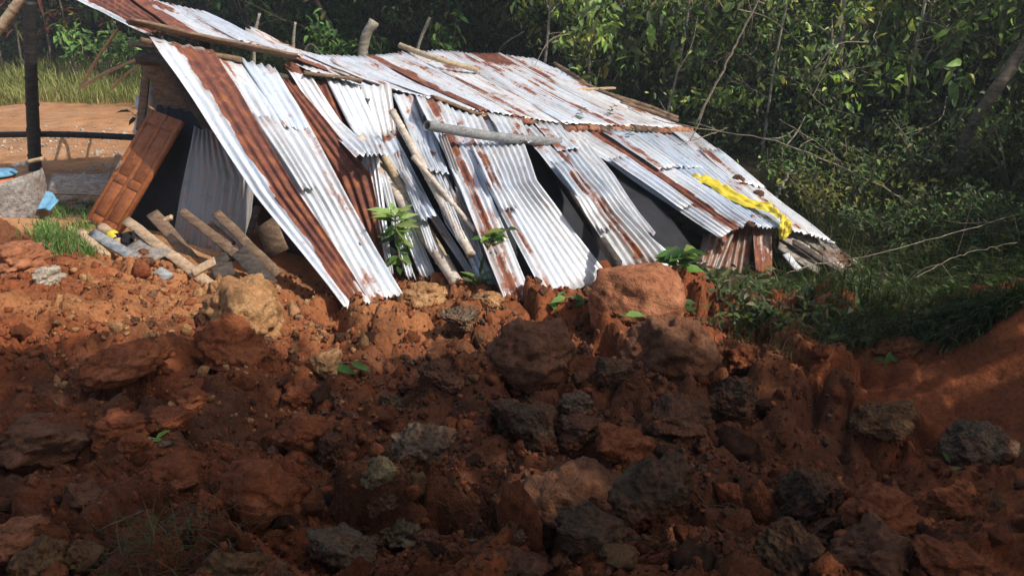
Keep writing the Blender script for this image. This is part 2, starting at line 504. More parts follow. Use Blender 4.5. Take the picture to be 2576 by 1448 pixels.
def mat_soil():
    m = NT('soil'); co = m.coord('Generated'); co = m.coord('Object')
    c = m.attr('lc')
    n1 = m.noise(3.5, 6, .62, co); n2 = m.noise(38, 5, .65, co); n3 = m.noise(160, 3, .6, co)
    c = m.mix(.75, c, m.ramp(n1.outputs[0], [(.3, (.52, .5, .5)), (.5, (1, 1, 1)), (.72, (1.32, 1.25, 1.15))]), 'MULTIPLY')
    c = m.mix(.8, c, m.ramp(n2.outputs[0], [(.3, (.5, .46, .45)), (.5, (1, 1, 1)), (.7, (1.3, 1.28, 1.2))]), 'MULTIPLY')
    m.base(c); m.set(.93, 0, .12)
    h = m.math('ADD', m.math('MULTIPLY', n2.outputs[0], .7), m.math('MULTIPLY', n3.outputs[0], .3))
    m.bump(h, .9, .035)
    return m.m
def mat_rock(name, cols, porous=0.0, scale=1.0, rough=.92, stain=0.0):
    m = NT(name); co = m.coord('Object')
    n1 = m.noise(4 * scale, 6, .6, co, .4); n2 = m.noise(30 * scale, 5, .65, co); n3 = m.noise(110 * scale, 3, .6, co)
    c = m.ramp(n1.outputs[0], [(.28, cols[0]), (.5, cols[1]), (.72, cols[2])])
    c = m.mix(.85, c, m.ramp(n2.outputs[0], [(.32, (.42, .4, .4)), (.5, (1, 1, 1)), (.7, (1.4, 1.38, 1.34))]), 'MULTIPLY')
    if porous:
        v = m.node('ShaderNodeTexVoronoi'); v.inputs['Scale'].default_value = 46 * scale; m.link(co, v.inputs['Vector'])
        pit = m.ramp(v.outputs['Distance'], [(.08, (.22, .2, .2)), (.38, (1, 1, 1))])
        c = m.mix(porous, c, pit, 'MULTIPLY')
        h = m.math('ADD', m.math('MULTIPLY', v.outputs['Distance'], .8), m.math('MULTIPLY', n2.outputs[0], .8))
    else:
        h = m.math('ADD', m.math('MULTIPLY', n2.outputs[0], .9), m.math('MULTIPLY', n3.outputs[0], .35))
    if stain:
        n4 = m.noise(2.6, 5, .6, co, .6)
        c = m.mix(m.ramp(n4.outputs[0], [(.45, (0, 0, 0)), (.62, (stain,) * 3)]), c, m.mix(n2.outputs[0], (.11, .036, .017), (.23, .082, .037)))
    m.base(c); m.set(rough, 0, .15); m.bump(h, .9, .03)
    return m.m
def mat_metal():
    m = NT('corrugated_metal'); uv = m.attr('uvw', 'Vector')
    rust = m.attr('rust', 'Fac'); tone = m.attr('tone', 'Fac')
    st = m.noise(1.0, 5, .65, m.mapping(uv, (22, .8, 1)))
    wd = m.noise(1.0, 3, .5, m.mapping(uv, (2.2, .5, 1)))
    bl = m.noise(1.0, 6, .65, m.mapping(uv, (9, 7, 1)), .6)
    sp = m.noise(1.0, 3, .6, m.mapping(uv, (70, 60, 1)))
    galv = m.ramp(st.outputs[0], [(.28, (.36, .34, .325)), (.42, (.60, .59, .58)), (.52, (.72, .725, .73)), (.7, (.80, .81, .82))])
    galv = m.mix(.65, galv, m.ramp(bl.outputs[0], [(.3, (.62, .57, .50)), (.46, (1, 1, 1)), (1, (1.04, 1.04, 1.04))]), 'MULTIPLY')
    galv = m.mix(.9, galv, m.ramp(wd.outputs[0], [(.35, (.80, .78, .77)), (.5, (1, 1, 1)), (.66, (.86, .92, 1.0))]), 'MULTIPLY')
    galv = m.mix(tone, galv, (.74, .85, 1.0), 'MULTIPLY')
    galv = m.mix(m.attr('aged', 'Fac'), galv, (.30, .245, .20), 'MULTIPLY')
    # small dark spots, nail holes and dried mud
    galv = m.mix(m.ramp(sp.outputs[0], [(.63, (0, 0, 0)), (.69, (.75, .75, .75))]), galv, (.17, .11, .08))
    # rust with ragged edges that runs along the ripples
    edge = m.math('ADD', rust, m.math('MULTIPLY', m.math('SUBTRACT', bl.outputs[0], .5), 1.5))
    edge = m.math('ADD', edge, m.math('MULTIPLY', m.math('SUBTRACT', st.outputs[0], .5), .9))
    mask = m.ramp(edge, [(.44, (0, 0, 0)), (.64, (1, 1, 1))])
    halo = m.ramp(edge, [(.18, (0, 0, 0)), (.52, (.8, .8, .8))])
    rc = m.ramp(bl.outputs[0], [(.3, (.075, .028, .022)), (.5, (.155, .052, .034)), (.68, (.30, .105, .04)), (.8, (.42, .22, .10))])
    rc = m.mix(.5, rc, m.ramp(sp.outputs[0], [(.3, (.6, .58, .56)), (.6, (1.1, 1.1, 1.1))]), 'MULTIPLY')
    c = m.mix(halo, galv, m.mix(.6, galv, (.42, .20, .11)))
    c = m.mix(mask, c, rc)
    m.base(c)
    m.link(m.math('SUBTRACT', .22, m.math('MULTIPLY', mask, .22), True), m.p.inputs['Metallic'])
    m.link(m.math('ADD', .46, m.math('MULTIPLY', mask, .4)), m.p.inputs['Roughness'])
    m.p.inputs['Specular IOR Level'].default_value = .4
    m.bump(m.math('ADD', bl.outputs[0], m.math('MULTIPLY', sp.outputs[0], .3)), .25, .006)
    return m.m
def mat_wood(name, cols, rough=.8, scale=1.0):
    m = NT(name); co = m.coord('Object')
    g = m.noise(7 * scale, 6, .65, m.mapping(co, (1.2, 1.2, 5)), .5); n2 = m.noise(45 * scale, 4, .6, co)
    c = m.ramp(g.outputs[0], [(.3, cols[0]), (.5, cols[1]), (.7, cols[2])])
    c = m.mix(.7, c, m.ramp(n2.outputs[0], [(.3, (.5, .48, .46)), (.52, (1, 1, 1)), (.75, (1.25, 1.25, 1.22))]), 'MULTIPLY')
    m.base(c); m.set(rough, 0, .2); m.bump(m.math('ADD', g.outputs[0], m.math('MULTIPLY', n2.outputs[0], .6)), .5, .006)
    return m.m
def mat_leaf(name, transl=.35, rough=.5):
    m = NT(name); c = m.attr('lc')
    n = m.noise(25, 2, .5, m.coord('Object'))
    c = m.mix(.6, c, m.ramp(n.outputs[0], [(.3, (.7, .7, .7)), (.7, (1.2, 1.2, 1.1))]), 'MULTIPLY')
    m.base(c); m.set(rough, 0, .18)
    tr = m.node('ShaderNodeBsdfTranslucent'); m.link(m.mix(1.0, c, (1.25, 1.3, .55), 'MULTIPLY'), tr.inputs['Color'])
    mx = m.node('ShaderNodeMixShader'); mx.inputs[0].default_value = transl
    m.link(m.p.outputs[0], mx.inputs[1]); m.link(tr.outputs[0], mx.inputs[2]); m.link(mx.outputs[0], m.out.inputs['Surface'])
    return m.m
def mat_plain(name, col, rough=.6, metal=0, var=.25, scale=20, bump=.3, spec=.3):
    m = NT(name); co = m.coord('Object'); n = m.noise(scale, 5, .6, co); n2 = m.noise(scale * 6, 3, .6, co)
    c = m.mix(1.0, col, m.ramp(n.outputs[0], [(.3, (1 - var * 1.5,) * 3), (.7, (1 + var,) * 3)]), 'MULTIPLY')
    m.base(c); m.set(rough, metal, spec); m.bump(m.math('ADD', n.outputs[0], m.math('MULTIPLY', n2.outputs[0], .4)), bump, .01)
    return m.m

M = {}
M['soil'] = mat_soil()
M['red'] = mat_rock('red_clay', [(.12, .034, .015), (.235, .073, .029), (.31, .115, .05)])
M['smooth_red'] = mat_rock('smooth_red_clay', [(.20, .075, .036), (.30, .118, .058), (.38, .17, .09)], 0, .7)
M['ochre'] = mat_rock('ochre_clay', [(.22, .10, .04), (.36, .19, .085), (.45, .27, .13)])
M['brown'] = mat_rock('brown_earth', [(.055, .027, .016), (.12, .057, .032), (.19, .10, .058)], .12, stain=.8)
M['grey'] = mat_rock('porous_grey_stone', [(.06, .039, .024), (.15, .103, .063), (.31, .235, .155)], .45, stain=.9)
M['dark'] = mat_rock('dark_porous_stone', [(.040, .024, .014), (.095, .060, .035), (.18, .12, .072)], .35, stain=.9)
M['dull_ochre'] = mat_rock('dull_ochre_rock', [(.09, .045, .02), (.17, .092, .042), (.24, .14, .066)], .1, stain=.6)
M['earth'] = mat_rock('red_brown_earth', [(.08, .034, .018), (.16, .072, .038), (.24, .125, .07)], 0, stain=.5)
M['pale'] = mat_rock('pale_lichen_stone', [(.12, .085, .04), (.22, .165, .085), (.32, .25, .145)], .6, stain=.6)
M['cobble'] = mat_rock('pale_cobble', [(.25, .20, .15), (.40, .34, .27), (.5, .45, .38)])
M['metal'] = mat_metal()
M['wood_grey'] = mat_wood('weathered_grey_wood', [(.13, .11, .095), (.25, .215, .185), (.38, .34, .30)])
M['wood_tan'] = mat_wood('raw_tan_wood', [(.28, .18, .11), (.43, .30, .19), (.55, .42, .29)])
M['wood_brown'] = mat_wood('old_brown_wood', [(.09, .055, .035), (.17, .11, .07), (.26, .18, .12)])
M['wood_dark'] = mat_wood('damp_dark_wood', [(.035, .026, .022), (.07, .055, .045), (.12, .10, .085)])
M['wood_bluegrey'] = mat_wood('painted_grey_wood', [(.14, .15, .16), (.25, .26, .27), (.38, .38, .38)])
M['door'] = mat_wood('varnished_door_wood', [(.20, .060, .020), (.30, .098, .032), (.36, .13, .044)], .5, .6)
M['bamboo_pale'] = mat_wood('pale_dry_bamboo', [(.36, .29, .22), (.50, .42, .34), (.60, .54, .46)], .55, .7)
M['bamboo_tan'] = mat_wood('tan_bamboo', [(.27, .20, .12), (.40, .31, .20), (.50, .41, .29)], .55, .7)
M['bamboo_black'] = mat_wood('blackened_bamboo', [(.010, .010, .010), (.020, .019, .018), (.045, .040, .036)], .5, .8)
M['pole_grey'] = mat_wood('weathered_grey_pole', [(.12, .125, .13), (.20, .205, .21), (.29, .29, .28)], .7)
M['bark'] = mat_wood('bark', [(.05, .038, .028), (.11, .085, .062), (.20, .17, .13)], .9)
M['bark_pale'] = mat_wood('pale_bark', [(.14, .12, .09), (.27, .24, .19), (.42, .38, .32)], .9)
M['twig'] = mat_wood('dry_twig', [(.13, .10, .07), (.24, .19, .14), (.36, .30, .23)], .9)
M['stem'] = mat_wood('dull_root', [(.05, .035, .022), (.11, .08, .05), (.20, .15, .10)], .95)
M['tile'] = mat_rock('clay_ridge_tile', [(.15, .07, .05), (.30, .13, .08), (.42, .22, .14)], .3)
M['leaf'] = mat_leaf('leaf')
M['leaf_far'] = mat_leaf('shaded_leaf', .36, .5)
M['grass'] = mat_leaf('grass_blade', .3, .6)
M['tarp'] = mat_plain('yellow_plastic', (.66, .52, .05), .5, 0, .12, 9, .5, .3)
M['drum'] = mat_rock('stained_grey_tin', [(.20, .12, .08), (.27, .25, .235), (.33, .32, .31)], 0, .8, .6)
M['whitewash'] = mat_plain('whitewashed_board', (.52, .53, .55), .8, 0, .2, 12, .3)
M['black_cloth'] = mat_plain('black_cloth', (.02, .02, .022), .95, 0, .3, 30, .4)
M['shade_black'] = mat_plain('black_shade_fill', (.016, .017, .022), .75, 0, .3, 6, .3)  # black that stands in for the shade inside the house
M['blue'] = mat_plain('blue_plastic', (.13, .30, .45), .6, 0, .3, 14, .3)
M['orange'] = mat_plain('orange_plastic', (.50, .13, .03), .5, 0, .25, 12, .3)
M['white'] = mat_plain('white_enamel', (.72, .70, .66), .4, 0, .1, 20, .1)
def mat_green_cloth():
    m = NT('green_patterned_cloth'); co = m.coord('Object')
    v = m.node('ShaderNodeTexVoronoi'); v.inputs['Scale'].default_value = 28; m.link(co, v.inputs['Vector'])
    m.base(m.ramp(v.outputs['Distance'], [(.28, (.62, .72, .10)), (.40, (.16, .42, .05))])); m.set(.8, 0, .2); return m.m
M['green_cloth'] = mat_green_cloth()

# ------------------------------------------------------------------ ground
def build_ground():
    xs = np.r_[-np.geomspace(600, 7.0, 60)[:-1], np.linspace(-7.0, -4.2, 60)[:-1], np.linspace(-4.2, 4.2, 390), np.linspace(4.2, 7, 60)[1:], np.geomspace(7.0, 600, 60)[1:]]
    ys = np.r_[-np.geomspace(300, 1.0, 30), np.linspace(-.9, 1.3, 14), np.geomspace(1.3, 7.0, 300)[1:], np.geomspace(7.0, 26, 110)[1:], np.geomspace(26, 900, 40)[1:]]
    X, Y = np.meshgrid(xs, ys); x, y = X.ravel(), Y.ravel()
    z = H(x, y)
    p = np.c_[x, y]
    m = rubble_mask(x, y)
    a = fbm(p * .7, 4, 71); b = fbm(p * 2.2, 4, 81); c = fbm(p * .45 + 9, 3, 91)
    red = np.array([.240, .074, .029]); och = np.array([.37, .160, .068]); brn = np.array([.10, .048, .027]); blk = np.array([.045, .030, .022])
    col = np.tile(red, (len(x), 1))
    def mixin(col, c2, f): return col * (1 - f[:, None]) + c2 * f[:, None]
    # the dug-up brown, stony earth fills the middle and bottom of the slide, red clay its flanks
    bm = sstep(-.25, .35, a + .8 * np.exp(-((x - .1) / 1.5) ** 2) * (1 - sstep(4.2, 5.2, y)) - .35 + .3 * b)
    col = mixin(col, brn, bm * .62)
    col = mixin(col, blk, sstep(.1, .6, c + .5 * b - .1) * .42 * (1 - sstep(3.6, 4.4, y)))
    om = sstep(3.9, 5.0, y + .4 * b) * (1 - sstep(-1.2, .6, x + .4 * a)) * sstep(-3.9, -2.7, x + .5 * b) * .9
    col = mixin(col, och, om * np.clip(.75 + .4 * b, 0, 1))
    yard = (1 - m)
    yc = np.array([.40, .205, .10]) * (1 + .18 * a[:, None]) + np.array([.05, .05, .045]) * np.clip(b, 0, 1)[:, None]
    col = mixin(col, yc, yard * (x < -2.5))
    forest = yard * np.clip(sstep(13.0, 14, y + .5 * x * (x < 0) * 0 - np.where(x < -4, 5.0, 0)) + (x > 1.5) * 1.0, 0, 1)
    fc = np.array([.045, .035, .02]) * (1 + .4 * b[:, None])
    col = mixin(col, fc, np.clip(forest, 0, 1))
    col = np.clip(col, .01, .8)
    nx, ny = len(xs), len(ys)
    i = np.arange(ny - 1)[:, None] * nx; j = np.arange(nx - 1)[None, :]
    f = np.stack([i + j, i + j + 1, i + nx + j + 1, i + nx + j], -1).reshape(-1, 4)
    o = mk('ground', np.c_[x, y, z], [f], M['soil'], origin=(0, 0, 0), attrs={'lc': col})
    return structure(o)
build_ground()

# ------------------------------------------------------------------ rocks and clods
def ico(sub):
    import bmesh
    bm = bmesh.new(); bmesh.ops.create_icosphere(bm, subdivisions=sub, radius=1)
    v = np.array([q.co[:] for q in bm.verts]); f = np.array([[w.index for w in q.verts] for q in bm.faces]); bm.free()
    return v, f
ICO = {k: ico(k) for k in (1, 2, 3, 4, 5)}
def rock_shape(seed, sub=4, cuts=9, rough=.10, fine=.03, depth=.72):
    r = np.random.default_rng(seed)
    v, f = ICO[sub]; v = v.copy()
    for k in range(cuts):
        n = norm(r.normal(size=3)); d = r.uniform(depth - .14, depth + .16)
        over = np.maximum(v @ n - d, 0); v = v - over[:, None] * n * .985
    q = norm(v)
    rid = 1 - np.abs(fbm(q * 2.6 + seed * 1.3, 3, seed + 9))
    v = v * (1 + rough * 1.3 * fbm(q * 1.7 + seed, 3, seed) + rough * .9 * (rid - .6) + fine * 1.25 * fbm(q * 6 + seed, 5, seed + 5, .62))[:, None]
    return v, f
def rotm(r):
    a = r.normal(size=4); a /= np.linalg.norm(a)
    w, x, y, z = a
    return np.array([[1 - 2 * (y * y + z * z), 2 * (x * y - z * w), 2 * (x * z + y * w)], [2 * (x * y + z * w), 1 - 2 * (x * x + z * z), 2 * (y * z - x * w)], [2 * (x * z - y * w), 2 * (y * z + x * w), 1 - 2 * (x * x + y * y)]])
RSEED = [100]
def rock(px, py, w, h, mat, label, name='rock', tilt=0.0, cuts=12, rough=.15, depth=.64, sub=5, fine=.05, deep=.9, cat='rock', group=None, sink=None):
    """a rock whose middle shows at photo point (px, py), w by h photo units across, sitting in the ground"""
    RSEED[0] += 1; s = RSEED[0]
    g = G(px, py + h * .38, True)
    dist = np.linalg.norm(g - CAM); d = ray(px, py)
    c = CAM + d * (g[1] + .1 * w / FPX * dist) / d[1] - [0, 0, (.16 if sink is None else sink) * h / FPX * dist]
    sc = dist * math.cos(math.atan(abs(py - 724) / FPX)) / FPX
    v, f = rock_shape(s, sub, cuts, rough, fine, depth)
    v = v / np.abs(v).max(0)
    v = v * np.array([w / 2, w / 2 * deep, h / 2 * 1.12]) * sc
    ct, st = math.cos(tilt), math.sin(tilt)
    v = v @ np.array([[ct, 0, st], [0, 1, 0], [-st, 0, ct]])
    o = mk(name, v + c, [f], M[mat], origin=c)
    return tag(o, label, cat, group)

R = rock
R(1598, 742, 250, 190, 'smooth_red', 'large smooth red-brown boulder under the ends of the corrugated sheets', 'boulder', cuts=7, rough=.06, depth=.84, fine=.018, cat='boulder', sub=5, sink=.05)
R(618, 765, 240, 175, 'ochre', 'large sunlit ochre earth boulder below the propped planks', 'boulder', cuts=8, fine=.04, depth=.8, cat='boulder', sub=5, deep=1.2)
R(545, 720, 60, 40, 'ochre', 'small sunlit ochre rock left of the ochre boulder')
R(1345, 870, 270, 190, 'earth', 'broad cracked brown earth boulder in the middle below the leafy sprig', 'boulder', cuts=6, depth=.82, fine=.045, cat='boulder', sub=5)
R(1690, 858, 265, 190, 'earth', 'big rounded dark brown boulder below the red boulder', 'boulder', cuts=6, depth=.86, fine=.04, cat='boulder', sub=5)
R(578, 850, 200, 150, 'red', 'dull red earth block at the shade line on the left', 'boulder', cuts=7, depth=.8, cat='boulder', sub=5)
R(1062, 1112, 180, 120, 'grey', 'pale grey porous stone left of the middle', cuts=8, sub=5, fine=.06)
R(1335, 1052, 250, 150, 'dark', 'tilted grey-brown stone slab right of the pale grey porous stone', tilt=-.45, cuts=10, sub=5, fine=.05)
R(1452, 1005, 110, 80, 'grey', 'light grey crusted stone resting above the tilted slab', fine=.06)
R(1450, 1075, 150, 90, 'brown', 'brown lumpy rock beside the tilted slab', fine=.05)
R(1845, 975, 150, 100, 'dark', 'dark grey porous stone on the red rubble at centre right', fine=.07)
R(1700, 1040, 190, 90, 'brown', 'low brown rock between the dark porous stone and the tilted slab')
R(2468, 1112, 190, 130, 'grey', 'light grey speckled stone at the foot of the smooth red bank', cuts=6, depth=.85, fine=.05, sub=5)
R(762, 1078, 150, 105, 'red', 'rounded red clay boulder left of the middle', 'boulder', cuts=6, depth=.85, cat='boulder')
R(832, 1125, 80, 95, 'brown', 'brown knobbly rock beside the rounded red clay boulder', fine=.07)
R(955, 1180, 120, 70, 'pale', 'small pale crusted stone below the pale grey porous stone', fine=.08)
R(1015, 1320, 165, 95, 'pale', 'yellowish pale flat-faced stone at the bottom centre', tilt=.2, cuts=11, fine=.04)
R(300, 925, 260, 90, 'red', 'overhanging red clay slab above a dark hollow on the left', 'slab', tilt=.22, cuts=10, fine=.05, sub=5, deep=.8, sink=-.1)
R(300, 1062, 150, 90, 'red', 'bright red broken rock in front of the dark hollow', cuts=11)
R(425, 1050, 110, 60, 'red', 'flat red rock right of the bright red broken rock')
R(90, 1090, 260, 110, 'earth', 'long low red-brown slab at the left edge', cuts=9, fine=.05)
R(325, 1120, 90, 60, 'red', 'small red rock right of the left edge slab')
R(1655, 1235, 190, 230, 'dark', 'steep dark porous stone leaning over a black gap at lower centre right', tilt=-.6, cuts=10, fine=.07, sub=5, sink=0.0)
R(1420, 1235, 330, 190, 'earth', 'very large brown earth mass at the lower middle', 'boulder', cuts=7, depth=.82, fine=.05, cat='boulder', sub=5)
R(1500, 1330, 230, 120, 'dark', 'dark jutting rock over the black gap at lower centre')
R(2035, 1232, 180, 160, 'dark', 'upright dark crusted rock at lower right', cuts=9, fine=.07, sub=5)
R(1985, 1375, 180, 190, 'dark', 'tall dark rock standing below the upright crusted rock', cuts=10, fine=.07, sub=5)
R(1830, 1240, 90, 90, 'red', 'smooth-faced red block, left one of the split pair at lower right', cuts=12, depth=.66)
R(1912, 1262, 90, 120, 'red', 'smooth-faced red block, right one of the split pair at lower right', cuts=12, depth=.66)
R(35, 1345, 150, 90, 'smooth_red', 'smooth dull red boulder in the bottom left corner', 'boulder', cuts=6, depth=.85, cat='boulder')
R(105, 1385, 140, 115, 'dull_ochre', 'ochre-brown block beside the bottom left corner boulder')
R(205, 1392, 100, 70, 'dull_ochre', 'small orange-brown rock with a flat face at the bottom left')
R(130, 1432, 80, 50, 'red', 'red rock at the bottom edge below the ochre-brown block')
R(600, 1420, 180, 130, 'dull_ochre', 'ochre lump with a grey crust at the bottom edge', fine=.06)
R(655, 1215, 230, 150, 'red', 'broad deep red earth block at the lower left', 'boulder', cuts=7, depth=.82, cat='boulder', sub=5, fine=.045)
R(525, 1260, 70, 65, 'red', 'small orange-red rock beside the broad deep red block')
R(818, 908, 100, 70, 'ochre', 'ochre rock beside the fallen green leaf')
R(2205, 1035, 210, 140, 'dull_ochre', 'rusty ochre rock half buried below the smooth red bank', cuts=9, fine=.05, sub=5)
R(2260, 870, 120, 60, 'red', 'red rock at the foot of the grassy slope on the right')
R(1165, 790, 120, 60, 'grey', 'grey rubble stone in front of the fallen sheet ends')
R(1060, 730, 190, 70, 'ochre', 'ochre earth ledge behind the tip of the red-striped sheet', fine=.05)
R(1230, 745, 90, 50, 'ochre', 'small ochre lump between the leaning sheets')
R(985, 1005, 80, 60, 'grey', 'small light grey stone above the pale grey porous stone', fine=.07)
R(1120, 935, 150, 80, 'brown', 'mid-brown rock behind the small light grey stone')
R(1860, 895, 90, 95, 'red', 'crumbling bright red lump below the weeds', fine=.07)
R(2230, 1385, 280, 130, 'earth', 'wide red-brown rock at the bottom right', cuts=8, fine=.07, sub=5)
R(2085, 1330, 120, 90, 'brown', 'brown rock left of the wide red-brown rock')
R(2400, 1250, 130, 90, 'red', 'red clay rock near the right edge')
R(2210, 1270, 180, 120, 'red', 'rounded red rock above the wide red-brown rock', cuts=6, depth=.84)
R(2400, 1395, 190, 100, 'red', 'red rock in the bottom right corner')
R(1290, 1410, 260, 120, 'brown', 'low dark brown rock at the bottom edge near the middle', fine=.06)
R(870, 1370, 190, 150, 'grey', 'mottled grey-brown rock at the bottom edge left of centre', fine=.07, sub=5)
R(1740, 1400, 130, 120, 'dark', 'narrow dark rock at the bottom edge below the black gap')
R(40, 640, 150, 70, 'smooth_red', 'sunlit pale red lump at the left edge', fine=.04)
R(115, 695, 80, 55, 'cobble', 'grey-brown cobble lying on the sunlit slope at left', tilt=.5)
R(1570, 1110, 150, 90, 'red', 'reddish rock behind the steep leaning porous stone')
R(1540, 930, 120, 80, 'dark', 'blackish stone between the two brown boulders', fine=.06)
R(760, 990, 110, 70, 'red', 'flat-topped red rock above the rounded red clay boulder')
R(480, 1000, 120, 60, 'red', 'upper flat red rock right of the overhanging slab')
R(440, 1180, 160, 90, 'red', 'broad red rock below the flat red rock right of the overhanging slab')
R(210, 1230, 120, 70, 'earth', 'red-brown humus-stained rock at lower left')
R(960, 1245, 110, 70, 'brown', 'small brown rock above the yellowish pale stone')
# medium clods, one object each
def clods():
    protos = []
    for k in range(6):
        v, f = rock_shape(900 + k, 3, 8, .14, .06, .74)
        for mt in ('red', 'brown', 'ochre', 'dark', 'grey'):
            me = None
            protos.append((v, f, mt))
    cache = {}
    n = 0; tries = 0
    placed = []
    while n < 130 and tries < 3000:
        tries += 1
        px = rng.uniform(-20, 2600); py = rng.uniform(800, 1460)
        if px < 700: py = rng.uniform(640, 1460)
        if px > 2150 and py < 1090: continue
        g = G(px, py, True)
        if g[1] > 6.2: continue
        r = float(np.exp(rng.normal(math.log(.038), .45)))
        if any((g[0] - q[0]) ** 2 + (g[1] - q[1]) ** 2 < (r + q[2]) ** 2 * .8 for q in placed): continue
        placed.append((g[0], g[1], r))
        mid = abs(px - 1300) < 620
        mt = rng.choice(['red', 'brown', 'ochre', 'dark', 'grey'], p=([.42, .33, .1, .09, .06] if mid else [.62, .22, .08, .05, .03]))
        if py < 860 and px < 760: mt = rng.choice(['ochre', 'red'], p=[.45, .55])
        k = int(rng.integers(6))
        key = (k, mt)
        if key not in cache:
            v, f = rock_shape(900 + k, 3, 12, .22, .09, .60)
            o = mk('clod', v, [f], M[mt], origin=(0, 0, 0)); cache[key] = o.data
        else:
            o = bpy.data.objects.new('clod', cache[key]); COL.objects.link(o)
        o.location = (g[0], g[1], g[2] + r * .35)
        o.rotation_euler = rng.uniform(0, 6.28, 3)
        o.scale = (r * rng.uniform(.9, 1.4), r * rng.uniform(.8, 1.2), r * rng.uniform(.7, 1))
        tone = {'red': 'red', 'brown': 'brown', 'ochre': 'ochre', 'dark': 'blackish', 'grey': 'grey'}[mt]
        tag(o, 'small %s clod lying loose in the slide rubble' % tone, 'clod', 'loose %s clods' % tone)
        n += 1
clods()
def crumbs():
    v0 = [rock_shape(700 + k, 1, 5, .32, .2, .62) for k in range(8)]
    for mt, n, sh in (('red', 14000, 0), ('brown', 9000, 1), ('ochre', 900, 2), ('grey', 1500, 1)):
        mb = MB()
        u = rng.uniform(size=n)
        y = 1.25 * (6.3 / 1.25) ** u
        x = rng.uniform(-.72, .72, n) * y
        if sh == 1: x = rng.normal(0, .28, n) * y + .05 * y
        if sh == 2: x = rng.uniform(-.7, -.12, n) * y; y = 3.4 + 2.6 * rng.uniform(size=n); x = rng.uniform(-.66, -.2, n) * y
        r = np.exp(rng.normal(math.log(.0030), .6, n)) * np.clip(y, 1.6, 5) ** .75
        keep = (rubble_mask(x, y) > .5) & ~((x + .3 * (y - 4) > 2.55) & (y > 3.75))
        x, y, r = x[keep], y[keep], r[keep]
        z = H(x, y) + r * .25
        for k in range(8):
            s = np.arange(len(x)) % 8 == k
            if not s.any(): continue
            v, f = v0[k]
            m_ = s.sum(); an = rng.uniform(0, 6.28, m_)
            ca, sa = np.cos(an), np.sin(an)
            sc = r[s][:, None] * rng.uniform(.7, 1.35, (m_, 3))
            vv = v[None] * sc[:, None, :]
            vx = vv[..., 0] * ca[:, None] - vv[..., 1] * sa[:, None]; vy = vv[..., 0] * sa[:, None] + vv[..., 1] * ca[:, None]
            P = np.stack([vx, vy, vv[..., 2]], -1) + np.c_[x[s], y[s], z[s]][:, None, :]
            ff = (f[None] + (np.arange(m_) * len(v))[:, None, None]).reshape(-1, 3)
            mb.add(P.reshape(-1, 3), ff, None)
        o = mb.build('soil_crumbs', M[mt], smooth=False)
        stuff(o); tag(o, {'red': 'red crumbs of clay strewn over the slide', 'brown': 'brown crumbs of earth strewn over the middle of the slide', 'ochre': 'ochre crumbs of dry earth on the sunlit left slope', 'grey': 'grey stone chips scattered through the middle of the slide'}[mt], 'rubble')
crumbs()

